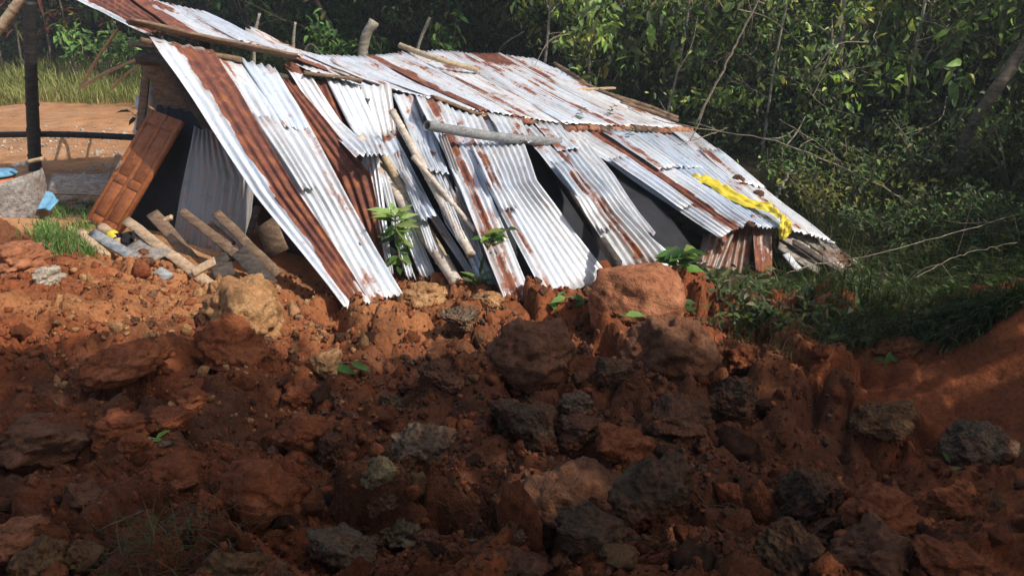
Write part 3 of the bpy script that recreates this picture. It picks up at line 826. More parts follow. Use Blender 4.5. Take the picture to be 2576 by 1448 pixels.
# ------------------------------------------------------------------ the collapsed house
HOUSE = empty('collapsed_house', (0.0, 8.0, 0.0))
tag(HOUSE, 'collapsed house of white and rusty corrugated sheets slumped over the landslide', 'house')
SH = [0]; ROWS = {}
def sheet(rows, rust=(), tone=0.36, name='roof_sheet', parent=None, ripples=None, amp=.013, wave=.02, base=.10, lift=0.0, label=None, seg=.12, jag=.018, aged=0.0):
    SH[0] += 1; s = SH[0]
    ROWS[s] = (rows, lift)
    Ls = np.array([r[0] for r in rows], float); Rs = np.array([r[1] for r in rows], float)
    mid = (Ls + Rs) / 2
    dl = np.r_[0, np.cumsum(np.linalg.norm(np.diff(mid, axis=0), axis=1))]
    length = dl[-1]
    width = np.linalg.norm(Rs - Ls, axis=1).mean()
    nr = ripples or max(3, int(round(width / .076)))
    tv = []
    for a, b in zip(dl[:-1], dl[1:]):
        k = max(2, int((b - a) / seg)); tv += list(np.linspace(a, b, k, endpoint=False))
    tv.append(length); tv = np.array(tv)
    nu = nr * 8 + 1
    u = np.linspace(0, 1, nu)
    Lp = np.stack([np.interp(tv, dl, Ls[:, k]) for k in range(3)], 1); Rp = np.stack([np.interp(tv, dl, Rs[:, k]) for k in range(3)], 1)
    P = Lp[:, None, :] * (1 - u)[None, :, None] + Rp[:, None, :] * u[None, :, None]
    al = np.gradient((Lp + Rp) / 2, axis=0); ac = Rp - Lp
    N = norm(np.cross(ac, al))
    flip = np.where((N @ np.array([.2, -.6, 1.0])) < 0, -1, 1)[:, None]; N = N * flip
    ph = rng.uniform(0, 6.28)
    UU, TT = np.meshgrid(u, tv)
    flat = np.c_[(UU * width).ravel() * 1.6 + s * 7.1, TT.ravel() * 1.1, np.zeros(UU.size)]
    dent = fbm(flat, 3, 200 + s).reshape(UU.shape)
    fl = np.clip(1 - .75 * np.clip(fbm(flat * .9 + 31, 2, 300 + s).reshape(UU.shape) - .25, 0, 1) * 2.2, .35, 1)
    off = amp * np.cos(UU * nr * 2 * math.pi + ph) * fl + wave * dent + lift
    P = P + N[:, None, :] * off[..., None]
    if jag:
        P[-1] += norm(al[-1]) * (jag * fbm(np.c_[u * 14, u * 0 + s, u * 0], 2, s))[:, None]
        P[0] -= norm(al[0]) * (jag * fbm(np.c_[u * 11, u * 0 + s + 5, u * 0], 2, s))[:, None]
    rv = np.full(UU.shape, base)
    if amp > 0 and base < .4:
        rr_ = np.random.default_rng(1000 + s)
        for k_ in range(int(rr_.integers(2, 6))):
            u0 = rr_.uniform(-.02, .96); v0 = rr_.uniform(-.3, .7)
            rust = list(rust) + [(u0, u0 + rr_.uniform(.015, .06), v0, v0 + rr_.uniform(.2, .8), rr_.uniform(.32, .62))]
    for (u0, u1, v0, v1, val) in rust:
        wv = (.05 * vnoise(np.c_[TT.ravel() * 2.5 + s, TT.ravel() * 0, TT.ravel() * 0], s) + .05 * fbm(np.c_[TT.ravel() * 7 + s, UU.ravel() * 3 + u0 * 9, TT.ravel() * 0], 3, s + 40)).reshape(UU.shape)
        if val < .93:
            val = val * (.78 + .35 * fbm(np.c_[TT.ravel() * 3.2 + s * 2, UU.ravel() * 2, TT.ravel() * 0], 3, s + 60).reshape(UU.shape))
        e_ = .035 if np.ndim(val) == 0 else .06
        a = sstep(u0 - e_, u0 + e_, UU + wv) * (1 - sstep(u1 - e_, u1 + e_, UU + wv))
        b = sstep(v0 - .05, v0 + .05, TT / length) * (1 - sstep(v1 - .05, v1 + .05, TT / length))
        rv = np.maximum(rv, a * b * val)
    if amp > 0 and base < .4:
        pf = fbm(np.c_[(UU * width).ravel() * 5 + s * 3, TT.ravel() * 1.6 + s, UU.ravel() * 0], 4, 400 + s).reshape(UU.shape)
        rv = rv + .30 * sstep(.18, .75, pf)
    rv = rv + .12 * sstep(.93, 1, TT / length)
    nv = len(tv)
    i = np.arange(nv - 1)[:, None] * nu; j = np.arange(nu - 1)[None, :]
    f = np.stack([i + j, i + j + 1, i + nu + j + 1, i + nu + j], -1).reshape(-1, 4)
    uvw = np.c_[(UU * width).ravel() + s * 3.7, TT.ravel() + s * 1.3, np.zeros(UU.size)]
    o = mk(name, P.reshape(-1, 3), [f], M['metal'], parent or HOUSE, None, {'rust': rv.ravel(), 'tone': np.full(UU.size, tone), 'aged': np.full(UU.size, aged), 'uvw': uvw})
    md = o.modifiers.new('thickness', 'SOLIDIFY'); md.thickness = .002; md.offset = 0
    if label: o['label'] = label
    return o
def wobj(name, mat, parent, fn, **kw):
    mb = MB(); fn(mb); return mb.build(name, M[mat], parent, **kw)

gz = .13   # height the fallen sheets rest at in front
def Zg(px, py, z=gz): return VZ(px, py, z)

# --- left slope, still hanging from the ridge
sheet([(VR(375, 98), VR(532, 131)), (Zg(640, 490, .80), Zg(742, 470, .86)), (Zg(868, 786), Zg(922, 758))], [(.40, 1.1, 0, 1, .95), (.15, .3, .8, 1, .5)], base=.08, lift=.02)
sheet([(VR(522, 134), VR(700, 176)), (Zg(775, 520, .66), Zg(880, 505, .70)), (Zg(908, 774), Zg(1012, 738))], [(.42, .46, .2, .9, .3)], base=.02, jag=.02)
sheet([(VR(672, 176), VR(738, 190)), (Zg(800, 430, .84), Zg(926, 430, .88)), (Zg(920, 655, .22), Zg(985, 692))], [(-.1, 1.1, -.1, 1.1, .95)], base=.9, lift=-.05)
sheet([(VR(724, 180), VR(778, 192)), (VR(800, 275) + [.1, -.35, -.1], VR(850, 275) + [.1, -.35, -.1]), (Zg(893, 402, .98), Zg(940, 388, 1.0))], [(.0, .12, 0, 1, .5)], tone=.35, lift=.03)
sheet([(Zg(918, 388, .98), Zg(950, 384, 1.0)), (Zg(976, 694, .12), Zg(990, 692, .12))], [(0, .3, 0, .4, .5)], tone=.35, ripples=3)
sheet([(VR(766, 200), VR(822, 196)), (VR(842, 320) + [.1, -.4, -.1], VR(885, 330) + [.1, -.4, -.1])], [(-.1, 1.1, -.1, 1.1, .95)], base=.9, lift=-.02)
sheet([(VR(816, 196), VR(900, 212)), (VR(880, 300) + [.05, -.3, -.05], VR(950, 300) + [.05, -.3, -.05]), (Zg(925, 392, 1.02), Zg(975, 392, 1.02))], [(.0, .1, .0, .3, .6)], base=.03, wave=.03, jag=.02)
# --- crumpled middle
sheet([(VR(888, 216), VR(985, 212)), (VR(952, 345) + [0, -.35, 0], VR(1010, 332) + [0, -.35, 0])], [(-.1, 1.1, .9, 1.1, .8)], tone=.2, base=.03, jag=.015)
sheet([(VR(950, 336) + [0, -.3, 0], VR(1004, 326) + [0, -.3, 0]), (Zg(1062, 560, .55), Zg(1100, 545, .6))], [(-.1, 1.1, -.1, .08, .8)], tone=.6, base=.03)
sheet([(VR(985, 240), VR(1066, 248)), (VR(1020, 300) + [0, -.22, .03], VR(1090, 310) + [0, -.22, .03]), (Zg(1072, 430, .9), Zg(1130, 440, .85))], [(.5, .8, .6, .75, .7)], tone=.55, wave=.04)
sheet([(VR(1030, 300) + [0, -.1, -.05], VR(1080, 310) + [0, -.1, -.05]), (Zg(1120, 560, .5), Zg(1175, 560, .5)), (Zg(1228, 716), Zg(1250, 716))], [], tone=.4, base=.05)
sheet([(Zg(1105, 480, .75), Zg(1140, 480, .75)), (Zg(1205, 718, .12), Zg(1246, 716, .12))], [(.2, .5, .3, .8, .4)], base=.1, ripples=3)
sheet([(Zg(1000, 560, .5), Zg(1040, 560, .5)), (Zg(1060, 700, .12), Zg(1100, 700, .12))], [], base=.1, ripples=4, wave=.03, jag=.03)
sheet([(Zg(960, 470, .7), Zg(1010, 480, .7)), (Zg(1000, 690, .1), Zg(1070, 690, .1))], [(-.1, 1.1, -.1, 1.1, .9)], base=.8, ripples=5, lift=-.12)
for a_, b_, c_, d_, ag in [((1080, 400, .95), (1100, 398, .95), (1238, 690, .15), (1214, 690, .15), 0), ((1008, 420, .9), (1030, 415, .9), (1204, 704, .12), (1182, 702, .12), .2), ((1130, 470, .78), (1162, 470, .78), (1288, 742, .1), (1262, 742, .1), .7), ((1180, 520, .62), (1200, 518, .62), (1296, 760, .1), (1280, 762, .1), .1), ((1046, 340, 1.12), (1070, 338, 1.12), (1172, 600, .5), (1150, 600, .5), .0), ((990, 370, 1.02), (1012, 368, 1.02), (1100, 620, .40), (1078, 622, .40), .1), ((1100, 330, 1.12), (1122, 330, 1.12), (1232, 640, .36), (1212, 640, .36), .5), ((952, 430, .86), (975, 428, .86), (1046, 690, .16), (1022, 692, .16), .0), ((1150, 560, .5), (1176, 556, .5), (1240, 730, .1), (1215, 732, .1), .0)]:
    sheet([(Zg(*a_), Zg(*b_)), (Zg(*d_), Zg(*c_))], [], name='roof_scrap', ripples=3, lift=-.03, tone=.3, wave=.03, jag=.04, aged=ag)
# --- centre sheets
sheet([(VR(1040, 246), VR(1120, 268)), (Zg(1165, 500, .72), Zg(1235, 500, .72)), (Zg(1268, 776), Zg(1334, 748))], [(.28, .66, 0, 1, .9), (.1, .9, .75, 1, .6)], base=.12, lift=.03, jag=.02)
sheet([(VR(1125, 272), VR(1300, 312)), (Zg(1225, 470, .80), Zg(1352, 460, .84)), (Zg(1374, 764), Zg(1532, 696))], [(.06, .16, .1, 1, .8), (.22, .30, .35, .75, .75), (.5, .58, .0, .3, .5), (.2, .34, .62, .7, .9)], base=.08, lift=.02, jag=.015)
sheet([(VR(1290, 318), VR(1400, 322)), (Zg(1452, 511, .72), Zg(1545, 500, .74)), (Zg(1560, 692), Zg(1676, 652))], [(.42, .62, 0, 1, .9), (.1, .25, .05, .4, .7), (.3, .5, .75, 1, .7)], base=.12, lift=.035, jag=.015)
sheet([(VR(1395, 326), VR(1462, 330)), (Zg(1590, 575, .42), Zg(1650, 592, .40))], [(0, .12, 0, .6, .6)], base=.06, tone=.15, lift=.0)
sheet([(Zg(1540, 535, .45), Zg(1585, 552, .45)), (Zg(1676, 700, .06), Zg(1706, 662, .06))], [], tone=.45, base=.05, ripples=5)
# --- right slope
sheet([(VR(1402, 330), VR(1556, 330)), (V(1810, 604, 7.6), V(1890, 564, 7.75))], [(.42, .66, 0, 1, .95), (.86, .95, .0, .5, .6)], base=.10, lift=.03, jag=.02, wave=.02)
sheet([(VR(1545, 330), VR(1695, 334)), (V(1868, 566, 7.9), V(1985, 575, 8.1))], [(.9, 1, .0, .4, .5)], tone=.75, base=.08, wave=.02)
sheet([(VR(1684, 334), VR(1740, 330)), (V(1980, 578, 8.1), V(2092, 612, 8.35))], [(.25, .4, 0, .8, .7)], base=.06, tone=.1, lift=.03, ripples=11)
# --- the back slope, strips running up to the far edge
U_ = [((640, 95), (705, 112), (1002, 240), (770, 186), [(.3, .7, .3, .9, .45)], .25, .03),
      ((698, 112), (800, 136), (1112, 262), (985, 236), [(.55, .7, .6, .9, .5)], .3, .03),
      ((790, 135), (927, 142), (1218, 290), (1092, 256), [(.75, .9, .0, .6, .6)], .55, .012),
      ((914, 141), (1012, 134), (1332, 306), (1200, 286), [(.02, .26, -.1, 1.1, .95), (.6, .74, .1, .7, .55)], .3, .012),
      ((1004, 134), (1110, 128), (1428, 318), (1312, 302), [(.15, .36, .3, 1, .85), (.5, .8, 0, .35, .6)], .3, .012),
      ((1102, 128), (1192, 136), (1542, 324), (1412, 316), [(.5, .75, .0, .6, .8), (.0, .12, .3, .9, .6)], .5, .012),
      ((1184, 136), (1262, 137), (1624, 328), (1528, 322), [(.0, .9, -.1, .18, .95), (.05, .3, .2, 1, .75)], .35, .012),
      ((1254, 137), (1346, 152), (1692, 330), (1612, 326), [(.0, .3, 0, .35, .85), (.0, .16, .3, 1, .6)], .25, .012),
      ((1332, 151), (1398, 174), (1742, 333), (1680, 330), [(.1, .3, .2, .9, .6), (.6, .8, .4, .9, .5)], .2, .02)]
for k, (a, b, c, d, ru, tn, wv) in enumerate(U_):
    ru = ru + [(t_, t_ + rng.uniform(.03, .07), v_, v_ + rng.uniform(.3, .8), rng.uniform(.6, .85)) for t_, v_ in zip(rng.uniform(0, .95, 3), rng.uniform(-.2, .6, 3))]
    sheet([(VU(*a), VU(*b)), ((VU(*a) + VR(*d)) / 2, (VU(*b) + VR(*c)) / 2), (VR(*d) + [0, 0, .03], VR(*c) + [0, 0, .03])], ru, tone=tn, wave=wv, lift=.012 * (k % 2), base=.12, jag=.02)
# --- the part of the back slope still held up at the left
A_ = [((120, -24), (292, -40), (446, 92), (372, 98), [(.16, 1.1, -.1, 1.1, .95), (.45, .52, .2, 1, .1)], .1),
      ((272, -36), (425, 22), (622, 126), (436, 88), [(-.1, .34, -.1, 1.1, .95), (.4, .7, .1, .5, .65), (.8, .95, .3, .8, .5)], .4),
      ((416, 22), (522, 42), (742, 158), (604, 120), [(.0, .15, 0, .6, .5)], .45)]
for k, (a, b, c, d, ru, tn) in enumerate(A_):
    up = np.array([0, 0, .04 + .012 * k])
    sheet([(VU(*a) + up, VU(*b) + up), (VR(*d) + up, VR(*c) + up)], ru, tone=tn, wave=.01, base=.1, jag=.01)
# torn scraps of sheet on the broken part of the ridge
for k, (px, py, w, l, ang, ru) in enumerate([(690, 118, 60, 150, .38, .3), (820, 168, 50, 200, .40, .5), (905, 190, 44, 150, .42, .2), (770, 160, 44, 120, .36, .8), (760, 182, 60, 60, .3, .95)]):
    ca, sa = math.cos(ang), math.sin(ang)
    def q(s_, t_):
        a = (px + s_ * l / 2 * ca - t_ * w / 2 * .2, py + s_ * l / 2 * sa + t_ * w / 2 * .35)
        u, r_ = VU(*a), VR(*a)
        return (u if u[1] > r_[1] else r_) + np.array([0, 0, .03])
    sheet([(q(-1, -1), q(-1, 1)), (q(0, -1), q(0, 1)), (q(1, -1), q(1, 1))], [(-.1, 1.1, -.1, 1.1, ru)], name='roof_scrap', tone=.1, wave=.05, ripples=4, jag=.05, base=ru)

# patches nailed or slid over the front sheets
def patch(sid, u0, u1, v0, v1, skew=0.0, lift=.035, **kw):
    rows, lf = ROWS[sid]; Ls = np.array([r[0] for r in rows], float); Rs = np.array([r[1] for r in rows], float)
    dl = np.r_[0, np.cumsum(np.linalg.norm(np.diff((Ls + Rs) / 2, axis=0), axis=1))]; dl = dl / dl[-1]
    out = []
    for v in np.linspace(v0, v1, 4):
        l = np.array([np.interp(v, dl, Ls[:, k]) for k in range(3)]); r = np.array([np.interp(v, dl, Rs[:, k]) for k in range(3)])
        sh = skew * (v - v0) / (v1 - v0)
        out.append((l + (r - l) * (u0 + sh), l + (r - l) * (u1 + sh)))
    return sheet(out, name='roof_patch', lift=lf + lift, jag=.03, **kw)
PID = {}
for k_, (rw, lf_) in ROWS.items():
    c_ = np.mean([rw[0][0], rw[0][1]], axis=0)
    d_ = c_ - CAM; fw = np.array([0, math.cos(PITCH), -math.sin(PITCH)]); PID[k_] = 1288 + FPX * d_[0] / (d_ @ fw)
def near(px, front=True):
    return min((k for k in PID if not front or ROWS[k][0][-1][0][2] < .95), key=lambda k: abs(PID[k] - px))
patch(near(612), .45, .95, .0, .34, .05, tone=.8, base=.02)
patch(near(612), .05, .40, .30, .62, .0, tone=.4)
patch(near(1212), .52, 1.02, .02, .36, .06, rust=[(.55, .85, .1, 1, .7)], tone=.5)
patch(near(1212), .02, .30, .45, .8, -.03, rust=[(.2, .7, .1, .8, .75)])
patch(near(1345), .45, 1.05, .0, .40, .0, rust=[(.0, .4, .2, 1, .85)], tone=.5)
patch(near(1345), .0, .42, .55, .9, .0, rust=[(.5, .9, .3, 1, .8)])
patch(near(1480), .60, 1.08, .05, .5, .0, rust=[(.1, .3, 0, 1, .8)], tone=.6)
patch(near(1480), .0, .36, .35, .8, -.04, tone=.3)
patch(near(1620), .2, .7, .0, .45, .0, tone=1.0, base=.02)
patch(near(1712), .1, .9, .25, .6, .0, rust=[(.1, .4, 0, 1, .7)])
# --- ridge tiles: a row of half-round clay tiles along the right of the ridge
def ridge_tile(p, q, r, seed, mat='tile'):
    mb = MB(); T = norm(q - p); S = norm(np.cross(T, [0, 0, 1.0])); N = np.cross(S, T)
    k, seg = 10, 4
    an = np.linspace(-.15, math.pi + .15, k)
    vv = []
    for rr in (r, r * .84):
        for t in np.linspace(0, 1, seg + 1):
            c = p + (q - p) * t; rt = rr * (1.08 - .16 * t)
            vv.append(c + np.outer(np.cos(an) * rt, S) + np.outer(np.sin(an) * rt * .8, N))
    v = np.concatenate(vv); v = v + N * (.006 * fbm(v * 12, 2, seed))[:, None]
    f4 = []
    o2 = (seg + 1) * k
    for s in range(seg):
        for j in range(k - 1):
            a = s * k + j
            f4.append((a, a + 1, a + k + 1, a + k)); f4.append((o2 + a, o2 + a + k, o2 + a + k + 1, o2 + a + 1))
    for j in range(k - 1):
        f4.append((j, o2 + j, o2 + j + 1, j + 1)); e = seg * k + j; f4.append((e, e + 1, o2 + e + 1, o2 + e))
    for s in range(seg):
        a = s * k; f4.append((a, a + k, o2 + a + k, o2 + a)); a += k - 1; f4.append((a, o2 + a, o2 + a + k, a + k))
    mb.add(v, None, f4)
    return mb.build('ridge_tile', M[mat], HOUSE)
M['tile_b'] = mat_rock('faded_ridge_tile', [(.25, .12, .08), (.44, .22, .13), (.52, .30, .20)], .2)
M['tile_c'] = mat_rock('sooty_ridge_tile', [(.06, .045, .035), (.14, .09, .065), (.22, .15, .11)], .4)
for k in range(11):
    x0 = 1415 + k * 29; x1 = x0 + 33
    f = lambda x: 327 + (x - 1415) * .012 + 3 * math.sin(x * .05)
    ridge_tile(VR(x0, f(x0)) + [0, 0, .0], VR(x1, f(x1)), .075 + .01 * rng.uniform(-1, 1), k, ['tile', 'tile_b', 'tile_c', 'tile'][int(rng.integers(4))])
for x0, x1, y0, y1, mt in [(1088, 1180, 250, 284, 'wood_brown'), (1176, 1232, 286, 297, 'wood_brown')]:
    wobj('ridge_board', mt, HOUSE, lambda mb: board(mb, VR(x0, y0) + [0, 0, .03], VR(x1, y1) + [0, 0, .03], .10, .035, seed=x0, ragged=.03))
for k, (x0, y0, x1, y1, mt) in enumerate([(1206, 293, 1236, 298, 'tile_b'), (1228, 297, 1262, 302, 'tile_c'), (1256, 301, 1290, 304, 'tile_c'), (1286, 304, 1318, 308, 'tile'), (1312, 307, 1340, 310, 'tile')]):
    ridge_tile(VR(x0, y0), VR(x1, y1), .06, 40 + k, mt)

# --- timber of the ridge and the eaves
wobj('ridge_beam', 'wood_brown', HOUSE, lambda mb: board(mb, VR(330, 74) + [0, -.02, .07], VR(748, 162) + [0, -.02, .07], .10, .032, up=(-.2, .5, 1), seg=20, seed=3, rough=.010, ragged=.03))
wobj('ridge_beam', 'wood_brown', HOUSE, lambda mb: board(mb, VR(356, 96) + [0, -.03, -.02], VR(610, 150) + [0, -.03, .0], .07, .05, seg=14, seed=4, rough=.01))
wobj('ridge_beam', 'wood_dark', HOUSE, lambda mb: board(mb, VR(520, 146) + [0, .03, -.06], VR(900, 216) + [0, .05, -.06], .09, .07, seg=14, seed=5, rough=.01))
wobj('ridge_beam', 'wood_brown', HOUSE, lambda mb: board(mb, VR(770, 194) + [0, -.04, .05], VR(912, 210) + [0, -.06, .04], .10, .03, seg=10, seed=6, rough=.012, ragged=.03))
wobj('ridge_beam', 'wood_dark', HOUSE, lambda mb: board(mb, VR(1100, 268) + [0, .05, -.08], VR(1735, 338) + [0, .05, -.10], .09, .09, seg=14, seed=7))
for k, (a, b, w) in enumerate([((1394, 168), (1484, 226), .07), ((1515, 243), (1705, 304), .08), ((1430, 206), (1600, 275), .06), ((1560, 268), (1706, 312), .06)]):
    wobj('eave_pole', 'wood_brown', HOUSE, lambda mb: tube(mb, curve_pts([VU(*a) + [0, .03, .04], (VU(*a) + VU(*b)) / 2 + [0, 0, .06], VU(*b) + [0, 0, .03]], 12), w / 2, 8, .004, k))
wobj('eave_board', 'wood_tan', HOUSE, lambda mb: board(mb, VU(1444, 236) + [0, 0, .06], VU(1545, 237) + [0, 0, .09], .11, .03, seg=8, seed=9, taper=.6))
# rafters and posts under the roof
for k, (a, b) in enumerate([((400, 120), (640, 500)), ((700, 190), (900, 600)), ((1060, 262), (1240, 620)), ((1340, 330), (1560, 640)), ((1450, 345), (1830, 600))]):
    p = VR(*a) + [0, .05, -.10]; q = (Zg(*b, .5) if k < 4 else V(*b, 7.8)) + [0, .1, -.12]
    wobj('rafter', 'wood_dark', HOUSE, lambda mb: board(mb, p, q, .06, .09, seg=8, seed=20 + k))
for k, (x, y, h) in enumerate([(-3.05, 7.85, 1.75), (-1.6, 8.6, 1.25), (.2, 9.5, .7), (-3.6, 9.6, 1.8), (-2.6, 11.2, 1.3), (1.4, 10.8, .45)]):
    wobj('post', 'wood_dark', HOUSE, lambda mb: board(mb, (x, y, -.1), (x + .05, y, h), .10, .10, up=(0, 1, 0), seg=6, seed=30 + k))
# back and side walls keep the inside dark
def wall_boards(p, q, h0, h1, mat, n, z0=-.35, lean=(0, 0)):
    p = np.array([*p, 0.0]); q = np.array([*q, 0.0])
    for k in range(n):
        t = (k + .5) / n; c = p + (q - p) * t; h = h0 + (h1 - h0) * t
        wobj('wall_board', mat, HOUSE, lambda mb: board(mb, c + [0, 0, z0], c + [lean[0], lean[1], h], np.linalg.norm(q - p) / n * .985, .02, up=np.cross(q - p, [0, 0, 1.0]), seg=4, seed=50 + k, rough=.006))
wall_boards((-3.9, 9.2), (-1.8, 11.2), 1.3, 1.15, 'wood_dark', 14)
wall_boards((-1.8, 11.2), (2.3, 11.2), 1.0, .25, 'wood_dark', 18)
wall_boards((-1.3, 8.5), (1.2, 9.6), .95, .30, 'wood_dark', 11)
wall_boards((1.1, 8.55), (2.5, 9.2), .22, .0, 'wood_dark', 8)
# the gable end: whitewashed slats, brown boards, corrugated panel
for k, (a, b, c, d) in enumerate([((350, 200), (400, 222), (404, 285), (372, 262)), ((342, 238), (392, 290), (376, 318), (340, 272)), ((345, 285), (372, 312), (345, 352), (334, 330))]):
    Y = 8.25 + .05 * k
    P = [V(*q, Y) for q in (a, b, c, d)]
    mb = MB(); n_ = norm(np.cross(P[1] - P[0], P[3] - P[0])) * .02
    v = np.array(P + [q + n_ for q in P])
    mb.add(v, None, [(0, 1, 2, 3), (7, 6, 5, 4), (0, 4, 5, 1), (1, 5, 6, 2), (2, 6, 7, 3), (3, 7, 4, 0)])
    mb.build('gable_board', M['whitewash'], HOUSE, smooth=False)
for k, (a, b, w) in enumerate([((378, 150), (470, 300), .26), ((400, 215), (500, 360), .24), ((372, 150), (352, 330), .10), ((420, 170), (520, 320), .22)]):
    wobj('gable_board', 'wood_brown', HOUSE, lambda mb: board(mb, V(*a, 8.05 + .06 * k), V(*b, 8.0 + .06 * k), w, .025, up=(-.4, -1, .1), seg=8, seed=70 + k))
wobj('gable_beam', 'wood_dark', HOUSE, lambda mb: tube(mb, curve_pts([V(352, 148, 8.0), V(432, 152, 7.85)], 6), .06, 10, .006, 3))
wobj('gable_pole', 'wood_grey', HOUSE, lambda mb: tube(mb, curve_pts([V(325, 107, 8.1), V(400, 116, 7.9)], 6), .022, 8, .003, 4))
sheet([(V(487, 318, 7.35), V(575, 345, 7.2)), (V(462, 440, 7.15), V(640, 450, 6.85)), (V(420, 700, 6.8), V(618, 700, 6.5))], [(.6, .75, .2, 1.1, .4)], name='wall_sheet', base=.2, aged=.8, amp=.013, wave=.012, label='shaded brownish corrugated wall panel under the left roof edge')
wobj('wall_post', 'wood_dark', HOUSE, lambda mb: board(mb, V(648, 520, 6.5), V(612, 640, 6.4), .05, .05, up=(0, -1, .2), seg=4, seed=81))
wall_boards((-2.35, 7.1), (-1.35, 6.5), 1.0, .55, 'wood_dark', 6, z0=.0)
wobj('wall_board', 'wood_brown', HOUSE, lambda mb: board(mb, V(668, 560, 6.5), V(700, 640, 6.35), .22, .03, up=(-.3, -1, .2), seg=4, seed=83))
# the right end wall
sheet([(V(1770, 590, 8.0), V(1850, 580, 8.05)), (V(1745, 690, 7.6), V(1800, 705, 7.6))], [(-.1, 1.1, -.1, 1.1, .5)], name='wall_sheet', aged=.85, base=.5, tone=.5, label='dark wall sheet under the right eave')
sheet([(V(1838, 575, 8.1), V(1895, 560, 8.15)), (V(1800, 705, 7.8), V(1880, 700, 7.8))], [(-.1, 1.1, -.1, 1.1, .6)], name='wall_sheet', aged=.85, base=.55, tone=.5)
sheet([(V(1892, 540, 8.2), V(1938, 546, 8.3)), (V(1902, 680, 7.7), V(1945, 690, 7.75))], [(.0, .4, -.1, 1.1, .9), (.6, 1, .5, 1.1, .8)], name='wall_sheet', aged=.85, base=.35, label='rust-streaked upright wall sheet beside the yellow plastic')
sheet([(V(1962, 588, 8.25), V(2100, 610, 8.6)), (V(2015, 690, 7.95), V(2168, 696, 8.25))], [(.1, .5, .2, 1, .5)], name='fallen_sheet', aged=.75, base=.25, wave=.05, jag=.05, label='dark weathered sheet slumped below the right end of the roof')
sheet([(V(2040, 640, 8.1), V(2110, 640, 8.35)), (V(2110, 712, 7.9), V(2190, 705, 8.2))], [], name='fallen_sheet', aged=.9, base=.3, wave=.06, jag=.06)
for k, (a, b, w, Y0, Y1, mt) in enumerate([((1930, 540), (2090, 604), .13, 8.5, 8.75, 'wood_dark'), ((1965, 590), (2080, 660), .14, 8.2, 8.1, 'wood_grey'), ((1985, 575), (2110, 655), .13, 8.35, 8.3, 'wood_grey'),
                                           ((2010, 578), (2150, 676), .13, 8.5, 8.4, 'wood_grey'), ((2045, 590), (2150, 660), .12, 8.65, 8.6, 'wood_dark'), ((1960, 620), (2060, 682), .12, 8.05, 7.9, 'wood_grey'), ((2070, 600), (2098, 612), .05, 8.4, 8.3, 'whitewash'),
                                           ((1975, 640), (2010, 680), .10, 7.9, 7.75, 'whitewash'), ((2020, 655), (2140, 700), .12, 8.05, 8.0, 'wood_dark'), ((2080, 640), (2200, 706), .10, 8.3, 8.2, 'wood_dark'), ((2060, 668), (2170, 716), .09, 8.1, 7.95, 'wood_grey'), ((2110, 640), (2185, 690), .07, 8.4, 8.35, 'wood_dark'), ((1996, 610), (2130, 690), .08, 8.05, 7.9, 'wood_dark')]):
    wobj('fallen_board', mt, HOUSE, lambda mb: board(mb, V(*a, Y0), V(*b, Y1), w, .025, up=(.25, -.45, 1), seg=8, seed=90 + k, rough=.012, ragged=.03))
grid_l = [(VR(1100, 300), VR(1640, 352)), (Zg(1225, 480, .62), Zg(1660, 480, .30)), (Zg(1330, 720, .02), Zg(1780, 640, -.16))]  # black sheets added under the roof so the gaps show as deep shade
sheet(grid_l, [], name='interior_shade_sheet', amp=.0, wave=.03, ripples=6, lift=-.10).data.materials[0] = M['shade_black']
sheet([(VR(700, 240), VR(1110, 300)), (Zg(960, 560, .30), Zg(1235, 520, .42)), (Zg(1010, 720, -.02), Zg(1300, 740, -.02))], [], name='interior_shade_sheet', amp=.0, wave=.03, ripples=6, lift=-.12).data.materials[0] = M['shade_black']
sheet([(V(398, 268, 8.0), V(505, 285, 7.75)), (V(330, 470, 7.75), V(490, 470, 7.4)), (V(300, 600, 7.5), V(490, 610, 7.1))], [], name='interior_shade_sheet', amp=.0, wave=.03, ripples=6).data.materials[0] = M['shade_black']  # another added black sheet, painting the dark interior behind the door
